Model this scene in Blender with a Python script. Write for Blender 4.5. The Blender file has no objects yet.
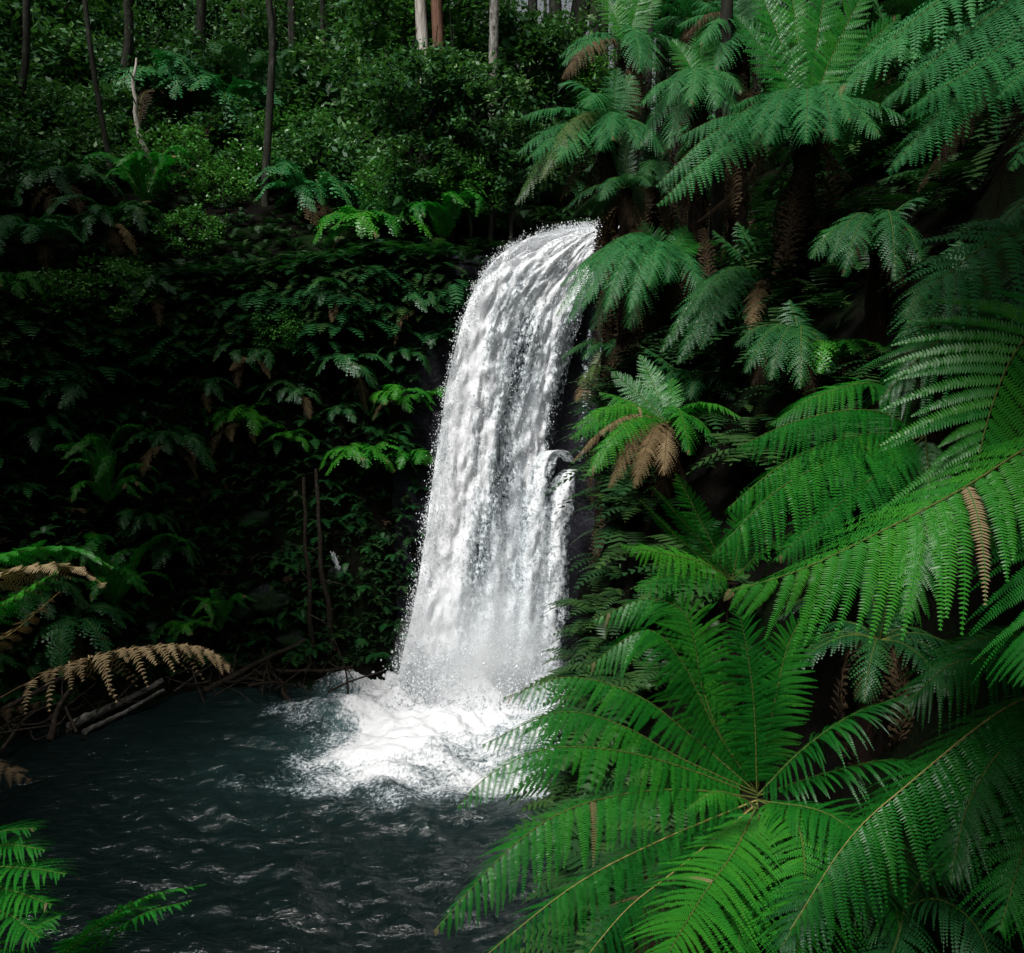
import bpy, math, random
import numpy as np
from mathutils import Vector, Matrix
from mathutils.bvhtree import BVHTree

rng = np.random.default_rng(7)
random.seed(7)
SC = bpy.context.scene
COL = SC.collection
F = 887.0
CAMZ = 10.5
PITCH = math.radians(6.2)
CAM = np.array([0.0, 0.0, CAMZ])
A = np.array
Z = A([0., 0., 1.])

# ------------------------------------------------------------------ helpers
def ray(px, py):
    cx, cy = (px - 512) / F, (476.5 - py) / F
    s, c = math.sin(PITCH), math.cos(PITCH)
    return A([cx, c + cy * s, -s + cy * c])

def W(px, py, Y):
    """point at world depth Y seen in direction (px, py) of the photograph"""
    d = ray(px, py)
    return CAM + d * (Y / d[1])

def nrm(v):
    v = np.asarray(v, float)
    return v / np.maximum(np.linalg.norm(v, axis=-1, keepdims=True), 1e-9)

_perm = np.random.default_rng(3).integers(0, 1 << 30, 4096)
def vnoise(p):
    """vectorised 3-D value noise, 0..1"""
    p = np.asarray(p, float)
    i = np.floor(p).astype(np.int64)
    f = p - i
    f = f * f * (3 - 2 * f)
    def h(a, b, c):
        n = (a * 73856093) ^ (b * 19349663) ^ (c * 83492791)
        return (_perm[n & 4095] & 0xFFFF) / 65535.0
    x, y, z = i[..., 0], i[..., 1], i[..., 2]
    r = 0
    for dx in (0, 1):
        for dy in (0, 1):
            for dz in (0, 1):
                w = (f[..., 0] if dx else 1 - f[..., 0]) * (f[..., 1] if dy else 1 - f[..., 1]) * (f[..., 2] if dz else 1 - f[..., 2])
                r = r + w * h(x + dx, y + dy, z + dz)
    return r

def fbm(p, octaves=4, gain=0.5):
    p = np.asarray(p, float)
    r, a, t = 0, 1.0, 0
    for o in range(octaves):
        r = r + a * vnoise(p * (2 ** o) + 17.3 * o)
        t += a
        a *= gain
    return r / t

class MB:
    """collects vertices and faces (tris and quads) for ONE mesh"""
    def __init__(s):
        s.v, s.f, s.m, s.t, s.n = [], [], [], [], 0
    def add(s, v, f, mat=0, tint=None):
        v = np.asarray(v, float).reshape(-1, 3)
        f = np.asarray(f, int)
        s.v.append(v)
        s.f.append(f + s.n)
        s.m.append(np.broadcast_to(np.asarray(mat), (len(f),)))
        s.t.append(np.full(len(v), 0.5) if tint is None else np.broadcast_to(tint, (len(v),)))
        s.n += len(v)
        return s.n - len(v)
    def mesh(s, name, mats, smooth=False):
        V = np.concatenate(s.v)
        me = bpy.data.meshes.new(name)
        lt = np.concatenate([np.full(len(f), f.shape[1]) for f in s.f])
        li = np.concatenate([f.ravel() for f in s.f])
        me.vertices.add(len(V)); me.vertices.foreach_set('co', V.ravel())
        me.loops.add(len(li)); me.loops.foreach_set('vertex_index', li.astype(np.int32))
        me.polygons.add(len(lt))
        st = np.concatenate([[0], np.cumsum(lt)[:-1]])
        me.polygons.foreach_set('loop_start', st.astype(np.int32))
        me.polygons.foreach_set('loop_total', lt.astype(np.int32))
        for m in mats: me.materials.append(m)
        me.polygons.foreach_set('material_index', np.concatenate(s.m).astype(np.int32))
        a = me.attributes.new('tint', 'FLOAT', 'POINT')
        a.data.foreach_set('value', np.concatenate(s.t).astype(np.float32))
        if smooth: me.polygons.foreach_set('use_smooth', np.ones(len(lt), bool))
        me.update(calc_edges=True)
        return me

def grid_faces(nr, nc, wrap=False):
    r = np.arange(nr - 1)[:, None]; c = np.arange(nc if wrap else nc - 1)[None, :]
    c2 = (c + 1) % nc
    return np.stack([r * nc + c, r * nc + c2, (r + 1) * nc + c2, (r + 1) * nc + c], -1).reshape(-1, 4)

def link(name, me, parent=None, loc=None):
    o = bpy.data.objects.new(name, me)
    COL.objects.link(o)
    if parent is not None: o.parent = parent
    if loc is not None: o.location = Vector(loc)
    return o

def tag(o, label=None, cat=None, group=None, kind=None):
    if label: o['label'] = label
    if cat: o['category'] = cat
    if group: o['group'] = group
    if kind: o['kind'] = kind
    return o

def root(name, label, cat, loc, group=None):
    return tag(link(name, None, None, loc), label, cat, group)

def tube(mb, pts, radii, sides=6, mat=0, tint=None, rough=0.0):
    pts = np.asarray(pts, float); n = len(pts)
    radii = np.broadcast_to(radii, (n,)).astype(float)
    T = nrm(np.gradient(pts, axis=0))
    ref = A([0.31, 0.87, 0.11]) if abs(T[:, 2]).mean() > 0.6 else Z
    S = nrm(np.cross(T, ref)); N = np.cross(S, T)
    a = np.linspace(0, 2 * math.pi, sides, endpoint=False)
    R = radii[:, None]
    if rough:
        R = R * (1 + rough * (rng.random((n, sides)) - 0.5) * 2)
    else:
        R = np.repeat(R, sides, 1)
    P = pts[:, None] + R[..., None] * (np.cos(a)[None, :, None] * S[:, None] + np.sin(a)[None, :, None] * N[:, None])
    mb.add(P, grid_faces(n, sides, True), mat, tint)
    for e, rev in ((0, 1), (n - 1, 0)):
        c = pts[e]
        i = np.arange(sides)
        f = np.stack([np.full(sides, sides), i, (i + 1) % sides], -1)
        if not rev: f = f[:, ::-1]
        mb.add(np.vstack([P[e], c[None]]), f, mat, tint)

def spline(ctrl, n):
    """smooth Catmull-Rom curve through ctrl, resampled evenly"""
    c = np.asarray(ctrl, float)
    if len(c) == 2: c = np.stack([c[0], c.mean(0), c[1]])
    p = np.vstack([2 * c[0] - c[1], c, 2 * c[-1] - c[-2]])
    out = []
    for i in range(len(c) - 1):
        t = np.linspace(0, 1, 24, endpoint=False)[:, None]
        a, b, d, e = p[i], p[i + 1], p[i + 2], p[i + 3]
        out.append(0.5 * (2 * b + (d - a) * t + (2 * a - 5 * b + 4 * d - e) * t ** 2 + (3 * b - a - 3 * d + e) * t ** 3))
    out.append(c[-1:])
    o = np.vstack(out)
    s = np.concatenate([[0], np.cumsum(np.linalg.norm(np.diff(o, axis=0), axis=1))])
    q = np.linspace(0, s[-1], n)
    return np.stack([np.interp(q, s, o[:, k]) for k in range(3)], -1), s[-1]

# ------------------------------------------------------------------ materials
def mat(name):
    m = bpy.data.materials.new(name); m.use_nodes = True
    nt = m.node_tree
    for n in list(nt.nodes): nt.nodes.remove(n)
    return m, nt, nt.nodes.new('ShaderNodeOutputMaterial')

def node(nt, t, **kw):
    n = nt.nodes.new(t)
    for k, v in kw.items():
        if k.startswith('i_'):
            n.inputs[k[2:].replace('_', ' ')].default_value = v
        else: setattr(n, k, v)
    return n

def ramp(nt, fac, stops):
    r = nt.nodes.new('ShaderNodeValToRGB')
    e = r.color_ramp.elements
    while len(e) < len(stops): e.new(0.5)
    for k, (p, c) in enumerate(stops):
        e[k].position = p
        e[k].color = (*c, 1) if len(c) == 3 else c
    nt.links.new(fac, r.inputs[0])
    return r.outputs[0]

def g(v): return (v, v, v)

def leaf_mat(name, stops, trans, rough=0.45, spec=0.4, tw=0.3, dead=False):
    m, nt, out = mat(name)
    at = node(nt, 'ShaderNodeAttribute', attribute_name='tint')
    oi = node(nt, 'ShaderNodeObjectInfo')
    ma = node(nt, 'ShaderNodeMath', operation='MULTIPLY_ADD')
    nt.links.new(oi.outputs['Random'], ma.inputs[0]); ma.inputs[1].default_value = 0.4
    sb = nt.nodes.new('ShaderNodeMath'); sb.operation = 'SUBTRACT'
    nt.links.new(at.outputs['Fac'], sb.inputs[0]); sb.inputs[1].default_value = 0.2
    nt.links.new(sb.outputs[0], ma.inputs[2])
    c = ramp(nt, ma.outputs[0], stops)
    p = node(nt, 'ShaderNodeBsdfPrincipled')
    p.inputs['Roughness'].default_value = rough
    p.inputs['Specular IOR Level'].default_value = spec
    nt.links.new(c, p.inputs['Base Color'])
    tr = node(nt, 'ShaderNodeBsdfTranslucent')
    tr.inputs[0].default_value = (*trans, 1)
    mx = node(nt, 'ShaderNodeMixShader'); mx.inputs[0].default_value = tw
    nt.links.new(p.outputs[0], mx.inputs[1]); nt.links.new(tr.outputs[0], mx.inputs[2])
    nt.links.new(mx.outputs[0], out.inputs[0])
    return m

M_GREEN = leaf_mat('fern_green', [(0.0, (0.004, 0.062, 0.009)), (0.5, (0.010, 0.132, 0.012)), (1.0, (0.040, 0.210, 0.013))], (0.008, 0.20, 0.008), rough=0.4, spec=0.28)
M_COOL = leaf_mat('sky_tinted_fern_green', [(0.0, (0.005, 0.062, 0.014)), (0.5, (0.016, 0.128, 0.030)), (1.0, (0.046, 0.185, 0.046))], (0.01, 0.13, 0.015), rough=0.5, spec=0.32, tw=0.2)  # leaf green with the sky's cool reflection put into the colour
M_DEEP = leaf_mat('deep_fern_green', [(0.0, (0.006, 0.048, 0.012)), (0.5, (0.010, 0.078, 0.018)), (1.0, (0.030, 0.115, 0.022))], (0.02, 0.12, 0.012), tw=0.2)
M_OLIVE = leaf_mat('olive_fern', [(0.0, (0.015, 0.040, 0.008)), (0.5, (0.030, 0.085, 0.014)), (1.0, (0.090, 0.110, 0.025))], (0.05, 0.12, 0.01), tw=0.2)
M_DEAD = leaf_mat('dead_frond_brown', [(0.0, (0.016, 0.010, 0.006)), (0.5, (0.038, 0.026, 0.015)), (1.0, (0.12, 0.085, 0.045))], (0.05, 0.032, 0.012), rough=0.8, spec=0.1, tw=0.15)
M_TAN = leaf_mat('dry_frond_tan', [(0.0, (0.075, 0.050, 0.024)), (0.5, (0.15, 0.105, 0.052)), (1.0, (0.27, 0.205, 0.115))], (0.15, 0.10, 0.04), rough=0.75, spec=0.1, tw=0.2)
M_SHRUB = leaf_mat('shrub_leaf', [(0.0, (0.010, 0.055, 0.018)), (0.5, (0.040, 0.130, 0.042)), (1.0, (0.15, 0.26, 0.10))], (0.05, 0.16, 0.02), rough=0.5, spec=0.25, tw=0.25)
M_SHRUB2 = leaf_mat('fresh_shrub_leaf', [(0.0, (0.020, 0.105, 0.014)), (0.5, (0.042, 0.195, 0.024)), (1.0, (0.100, 0.270, 0.040))], (0.06, 0.2, 0.02), rough=0.4, spec=0.4, tw=0.25)
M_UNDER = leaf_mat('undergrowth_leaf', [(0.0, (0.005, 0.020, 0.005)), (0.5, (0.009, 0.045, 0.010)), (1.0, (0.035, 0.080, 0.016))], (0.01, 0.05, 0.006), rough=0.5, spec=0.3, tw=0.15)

def bark_mat(name, stops, scale=(6, 6, 1.2), rough=0.85):
    m, nt, out = mat(name)
    tc = node(nt, 'ShaderNodeTexCoord')
    mp = node(nt, 'ShaderNodeMapping'); mp.inputs['Scale'].default_value = scale
    nt.links.new(tc.outputs['Object'], mp.inputs[0])
    n = node(nt, 'ShaderNodeTexNoise'); n.inputs['Scale'].default_value = 1.5; n.inputs['Detail'].default_value = 6; n.inputs['Roughness'].default_value = 0.65
    nt.links.new(mp.outputs[0], n.inputs['Vector'])
    c = ramp(nt, n.outputs['Fac'], stops)
    p = node(nt, 'ShaderNodeBsdfPrincipled'); p.inputs['Roughness'].default_value = rough; p.inputs['Specular IOR Level'].default_value = 0.08
    nt.links.new(c, p.inputs['Base Color'])
    b = node(nt, 'ShaderNodeBump'); b.inputs['Strength'].default_value = 0.7; b.inputs['Distance'].default_value = 0.05
    nt.links.new(n.outputs['Fac'], b.inputs['Height']); nt.links.new(b.outputs[0], p.inputs['Normal'])
    nt.links.new(p.outputs[0], out.inputs[0])
    return m

M_STALK = bark_mat('frond_stalk', [(0.3, (0.035, 0.075, 0.012)), (0.7, (0.11, 0.125, 0.03))], (20, 20, 20), 0.5)
M_STALKY = bark_mat('yellow_stalk', [(0.3, (0.16, 0.15, 0.04)), (0.7, (0.30, 0.26, 0.09))], (20, 20, 20), 0.5)
M_STALKB = bark_mat('brown_stalk', [(0.3, (0.03, 0.016, 0.008)), (0.7, (0.11, 0.065, 0.03))], (20, 20, 20), 0.8)
M_FIBRE = bark_mat('fibrous_fern_trunk', [(0.3, (0.004, 0.003, 0.002)), (0.55, (0.010, 0.006, 0.004)), (0.8, (0.026, 0.016, 0.009))], (9, 9, 2.0))
M_BARK = bark_mat('dark_mossy_bark', [(0.3, (0.012, 0.012, 0.010)), (0.55, (0.024, 0.024, 0.019)), (0.75, (0.07, 0.075, 0.062))], (5, 5, 1.5))
M_PALE = bark_mat('pale_gum_bark', [(0.3, (0.10, 0.085, 0.07)), (0.5, (0.34, 0.31, 0.28)), (0.75, (0.58, 0.56, 0.52))], (7, 7, 0.7))
M_MOTTLE = bark_mat('mottled_gum_bark', [(0.35, (0.03, 0.03, 0.026)), (0.5, (0.14, 0.135, 0.12)), (0.7, (0.36, 0.35, 0.32))], (7, 7, 2.5))
M_REDB = bark_mat('red_brown_bark', [(0.3, (0.05, 0.025, 0.018)), (0.55, (0.14, 0.075, 0.05)), (0.8, (0.33, 0.24, 0.19))], (9, 9, 0.6))
M_LOG = bark_mat('weathered_log', [(0.3, (0.025, 0.023, 0.018)), (0.5, (0.085, 0.08, 0.07)), (0.75, (0.28, 0.265, 0.24))], (8, 1.0, 8))
M_STICK = bark_mat('wet_driftwood', [(0.3, (0.010, 0.008, 0.006)), (0.55, (0.030, 0.024, 0.018)), (0.8, (0.09, 0.075, 0.06))], (8, 8, 8))

def ground_mat(name, stops, moss, moss_lo, moss_hi, rough=0.8):
    m, nt, out = mat(name)
    tc = node(nt, 'ShaderNodeTexCoord')
    n = node(nt, 'ShaderNodeTexNoise'); n.inputs['Scale'].default_value = 1.1; n.inputs['Detail'].default_value = 8; n.inputs['Roughness'].default_value = 0.65
    nt.links.new(tc.outputs['Object'], n.inputs['Vector'])
    c = ramp(nt, n.outputs['Fac'], stops)
    n2 = node(nt, 'ShaderNodeTexNoise'); n2.inputs['Scale'].default_value = 0.45; n2.inputs['Detail'].default_value = 5; n2.inputs['Roughness'].default_value = 0.6
    nt.links.new(tc.outputs['Object'], n2.inputs['Vector'])
    k = ramp(nt, n2.outputs['Fac'], [(moss_lo, g(0)), (moss_hi, g(1))])
    mx = node(nt, 'ShaderNodeMix', data_type='RGBA')
    nt.links.new(k, mx.inputs[0]); nt.links.new(c, mx.inputs[6]); mx.inputs[7].default_value = (*moss, 1)
    p = node(nt, 'ShaderNodeBsdfPrincipled'); p.inputs['Roughness'].default_value = rough; p.inputs['Specular IOR Level'].default_value = 0.03 if rough > .7 else .15
    nt.links.new(mx.outputs[2], p.inputs['Base Color'])
    n3 = node(nt, 'ShaderNodeTexNoise'); n3.inputs['Scale'].default_value = 4; n3.inputs['Detail'].default_value = 8; n3.inputs['Roughness'].default_value = 0.7
    nt.links.new(tc.outputs['Object'], n3.inputs['Vector'])
    b = node(nt, 'ShaderNodeBump'); b.inputs['Strength'].default_value = 0.8; b.inputs['Distance'].default_value = 0.2
    nt.links.new(n3.outputs['Fac'], b.inputs['Height']); nt.links.new(b.outputs[0], p.inputs['Normal'])
    nt.links.new(p.outputs[0], out.inputs[0])
    return m

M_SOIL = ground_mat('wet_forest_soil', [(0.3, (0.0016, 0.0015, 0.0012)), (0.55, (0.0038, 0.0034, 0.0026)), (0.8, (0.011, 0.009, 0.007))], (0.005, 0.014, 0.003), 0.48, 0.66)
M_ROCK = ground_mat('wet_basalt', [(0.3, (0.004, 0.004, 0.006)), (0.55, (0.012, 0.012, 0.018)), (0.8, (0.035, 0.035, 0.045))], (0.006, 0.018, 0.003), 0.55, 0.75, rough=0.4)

M_STONE = ground_mat('wet_blue_stone', [(0.3, (0.008, 0.008, 0.012)), (0.55, (0.024, 0.024, 0.036)), (0.8, (0.09, 0.09, 0.12))], (0.006, 0.022, 0.004), 0.42, 0.6, rough=0.35)

def foam_mat(name='white_water', lo=0.45, hi=0.60, k=1.0):
    """white water: opacity from a per-vertex cover value broken up by droplet-sized noise"""
    m, nt, out = mat(name)
    L = nt.links.new
    uv = node(nt, 'ShaderNodeUVMap', uv_map='flow')
    at = node(nt, 'ShaderNodeAttribute', attribute_name='tint')
    def nz(sx, sy, sc, det, ro):
        mp = node(nt, 'ShaderNodeMapping'); mp.inputs['Scale'].default_value = (sx, sy, 1)
        L(uv.outputs[0], mp.inputs[0])
        n = node(nt, 'ShaderNodeTexNoise'); n.inputs['Scale'].default_value = sc; n.inputs['Detail'].default_value = det; n.inputs['Roughness'].default_value = ro
        L(mp.outputs[0], n.inputs['Vector'])
        return n.outputs['Fac']
    fine = nz(1, 0.7, 8.5, 4, 0.8)
    mid = nz(1, 0.28, 2.3, 4, 0.6)
    def mth(op, a, b, c=None):
        n = node(nt, 'ShaderNodeMath', operation=op)
        for k, v in enumerate((a, b, c)):
            if v is None: continue
            if isinstance(v, (int, float)): n.inputs[k].default_value = v
            else: L(v, n.inputs[k])
        return n.outputs[0]
    s = mth('ADD', mth('MULTIPLY', fine, 0.78), mth('MULTIPLY', mid, 0.22))
    s = mth('ADD', s, mth('MULTIPLY', mth('SUBTRACT', at.outputs['Fac'], 0.5), 0.55))
    al = ramp(nt, s, [(lo, g(0.0)), (hi, g(1.0))])
    col = ramp(nt, s, [(0.45, (0.28 * k, 0.38 * k, 0.42 * k)), (0.55, (0.74 * k, 0.80 * k, 0.83 * k)), (0.64, (0.90 * k, 0.91 * k, 0.93 * k))])
    p = node(nt, 'ShaderNodeBsdfPrincipled'); p.inputs['Roughness'].default_value = 0.5; p.inputs['Specular IOR Level'].default_value = 0.3
    L(col, p.inputs['Base Color'])
    b = node(nt, 'ShaderNodeBump'); b.inputs['Strength'].default_value = 0.6; b.inputs['Distance'].default_value = 0.12
    L(s, b.inputs['Height']); L(b.outputs[0], p.inputs['Normal'])
    tl = node(nt, 'ShaderNodeBsdfTranslucent'); L(col, tl.inputs[0])
    mx = node(nt, 'ShaderNodeMixShader'); mx.inputs[0].default_value = 0.25
    L(p.outputs[0], mx.inputs[1]); L(tl.outputs[0], mx.inputs[2])
    tp = node(nt, 'ShaderNodeBsdfTransparent')
    m2 = node(nt, 'ShaderNodeMixShader')
    L(al, m2.inputs[0]); L(tp.outputs[0], m2.inputs[1]); L(mx.outputs[0], m2.inputs[2])
    L(m2.outputs[0], out.inputs[0])
    return m
M_FOAM = foam_mat()
M_FROTH = foam_mat('pool_foam', 0.40, 0.66, 0.88)

def droplet_mat():
    m, nt, out = mat('water_droplets')
    p = node(nt, 'ShaderNodeBsdfPrincipled'); p.inputs['Roughness'].default_value = 0.35
    p.inputs['Base Color'].default_value = (0.86, 0.90, 0.92, 1)
    tl = node(nt, 'ShaderNodeBsdfTranslucent'); tl.inputs[0].default_value = (0.86, 0.88, 0.89, 1)
    mx = node(nt, 'ShaderNodeMixShader'); mx.inputs[0].default_value = 0.4
    nt.links.new(p.outputs[0], mx.inputs[1]); nt.links.new(tl.outputs[0], mx.inputs[2])
    nt.links.new(mx.outputs[0], out.inputs[0])
    return m
M_DROP = droplet_mat()

def pool_mat():
    m, nt, out = mat('pool_water')
    L = nt.links.new
    tc = node(nt, 'ShaderNodeTexCoord')
    p = node(nt, 'ShaderNodeBsdfPrincipled')
    at = node(nt, 'ShaderNodeAttribute', attribute_name='tint')
    c = ramp(nt, at.outputs['Fac'], [(0.0, (0.0025, 0.0058, 0.0056)), (0.5, (0.009, 0.022, 0.021)), (1.0, (0.05, 0.10, 0.10))])
    L(c, p.inputs['Base Color'])
    p.inputs['Roughness'].default_value = 0.06; p.inputs['IOR'].default_value = 1.333
    mp = node(nt, 'ShaderNodeMapping'); mp.inputs['Scale'].default_value = (1, 1.6, 1); mp.inputs['Rotation'].default_value = (0, 0, 0.35)
    L(tc.outputs['Object'], mp.inputs[0])
    n = node(nt, 'ShaderNodeTexNoise'); n.inputs['Scale'].default_value = 2.3; n.inputs['Detail'].default_value = 5; n.inputs['Roughness'].default_value = 0.6; n.inputs['Distortion'].default_value = 0.8
    L(mp.outputs[0], n.inputs['Vector'])
    b = node(nt, 'ShaderNodeBump'); b.inputs['Strength'].default_value = 0.7; b.inputs['Distance'].default_value = 0.17
    L(n.outputs['Fac'], b.inputs['Height']); L(b.outputs[0], p.inputs['Normal'])
    L(p.outputs[0], out.inputs[0])
    return m
M_POOL = pool_mat()

# ------------------------------------------------------------------ terrain: a closed gorge round the pool
CEN = A([-6.0, 20.0])
# x, y, cliff run, cliff height, slope beyond, top height
SHORE = [
    (2.9, 31.0, 1.0, 14.8, 0.75, 45), (3.1, 27.3, 1.0, 12.8, 0.95, 55), (1.9, 21.8, 1.0, 10.8, 0.95, 55), (0.8, 17.0, 1.0, 9.6, 0.95, 55),
    (0.6, 14.0, 1.1, 7.6, 0.95, 55), (0.2, 11.0, 2.2, 5.2, 0.78, 50), (-1.0, 9.5, 4.0, 4.6, 0.62, 45), (-6.0, 8.0, 5.0, 4.0, 0.55, 45),
    (-13.0, 9.0, 4.0, 4.5, 0.75, 45), (-17.5, 15.0, 3.0, 6.0, 0.85, 45), (-15.2, 23.4, 3.2, 11.0, 0.85, 45),
    (-10.3, 29.3, 2.6, 13.5, 0.75, 40), (-5.0, 30.3, 1.6, 14.6, 0.60, 30), (-1.5, 31.3, 1.1, 14.6, 0.36, 26), (1.2, 31.9, 1.0, 14.9, 0.36, 26),
]
_s = A(SHORE)
_ang = np.arctan2(_s[:, 1] - CEN[1], _s[:, 0] - CEN[0])
_rad = np.hypot(_s[:, 1] - CEN[1], _s[:, 0] - CEN[0])
_o = np.argsort(_ang)
_ang, _rad, _par = _ang[_o], _rad[_o], _s[_o][:, 2:]
def shore(th):
    th = (np.asarray(th) + math.pi) % (2 * math.pi) - math.pi
    r = np.interp(th, _ang, _rad, period=2 * math.pi)
    return r, [np.interp(th, _ang, _par[:, k], period=2 * math.pi) for k in range(4)]
NTH = 420
VB = np.concatenate([[-7, -3, -1.0, -0.3], np.linspace(0, 1, 36), 1 + np.cumsum(np.linspace(0.02, 0.22, 44))])   # <0 bed, 0..1 cliff, >1 upper slope
def terrain_pt(th, v):
    r, (run, H, sl, top) = shore(th)
    v = np.asarray(v, float)
    f = np.where(v < 0.10, v * 3.2, 0.32 + (v - 0.10) * 0.68 / 0.9)
    d = np.where(v < 0, v, np.where(v <= 1, run * f, run + (v - 1) * 11.0))
    z = np.where(v < 0, np.maximum(v, -1.6), np.where(v <= 1, H * v ** 1.15, H + sl * (v - 1) * 11.0))
    z = np.where(z > H, np.minimum(z, top + (z - top) * 0.12), z)
    x = CEN[0] + np.cos(th) * (r + d); y = CEN[1] + np.sin(th) * (r + d)
    P = np.stack([x, y, z], -1)
    amp = np.clip(v * 4, 0, 1) * (0.9 + 0.6 * np.clip(v - 1, 0, 1))
    q = P * A([0.5, 0.5, 0.6])
    out = np.stack([np.cos(th), np.sin(th), 0.35 * np.ones_like(th)], -1)
    return P + out * ((fbm(q, 5, 0.55) - 0.5) * 1.9 * amp)[..., None]
TH = np.linspace(-math.pi, math.pi, NTH, endpoint=False)
tg, vg = np.meshgrid(TH, VB)
TP = terrain_pt(tg, vg)
tf = grid_faces(len(VB), NTH, True)
mb = MB(); mb.add(TP, tf)
centre = A([[CEN[0], CEN[1], -1.6]])
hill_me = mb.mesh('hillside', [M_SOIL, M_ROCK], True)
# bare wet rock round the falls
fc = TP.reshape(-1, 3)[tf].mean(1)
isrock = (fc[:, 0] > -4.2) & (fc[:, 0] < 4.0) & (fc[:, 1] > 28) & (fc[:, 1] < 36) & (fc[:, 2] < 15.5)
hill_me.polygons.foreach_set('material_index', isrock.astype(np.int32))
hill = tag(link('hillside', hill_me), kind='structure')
bed = MB(); bx = np.linspace(-30, 10, 3); by = np.linspace(0, 40, 3)
gx, gy = np.meshgrid(bx, by)
bed.add(np.stack([gx, gy, np.full_like(gx, -2.4)], -1), grid_faces(3, 3))
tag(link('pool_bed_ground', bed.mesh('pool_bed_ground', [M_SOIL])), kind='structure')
BVH = BVHTree.FromPolygons([tuple(p) for p in TP.reshape(-1, 3)], [tuple(f) for f in tf])
def hit(px, py, default=30.0):
    d = nrm(ray(px, py))
    h = BVH.ray_cast(Vector(CAM), Vector(d), 200)
    if h[0] is None:
        p = W(px, py, default)
        return p, Vector((0, 0, 1))
    n = h[1]
    if n.dot(Vector(d)) > 0: n = -n
    return A(h[0]), n
def below(p, maxd=60):
    h = BVH.ray_cast(Vector((p[0], p[1], p[2] + 0.05)), Vector((0, 0, -1)), maxd)
    return A(h[0]) if h[0] is not None else A([p[0], p[1], min(0, p[2] - 1)])

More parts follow.
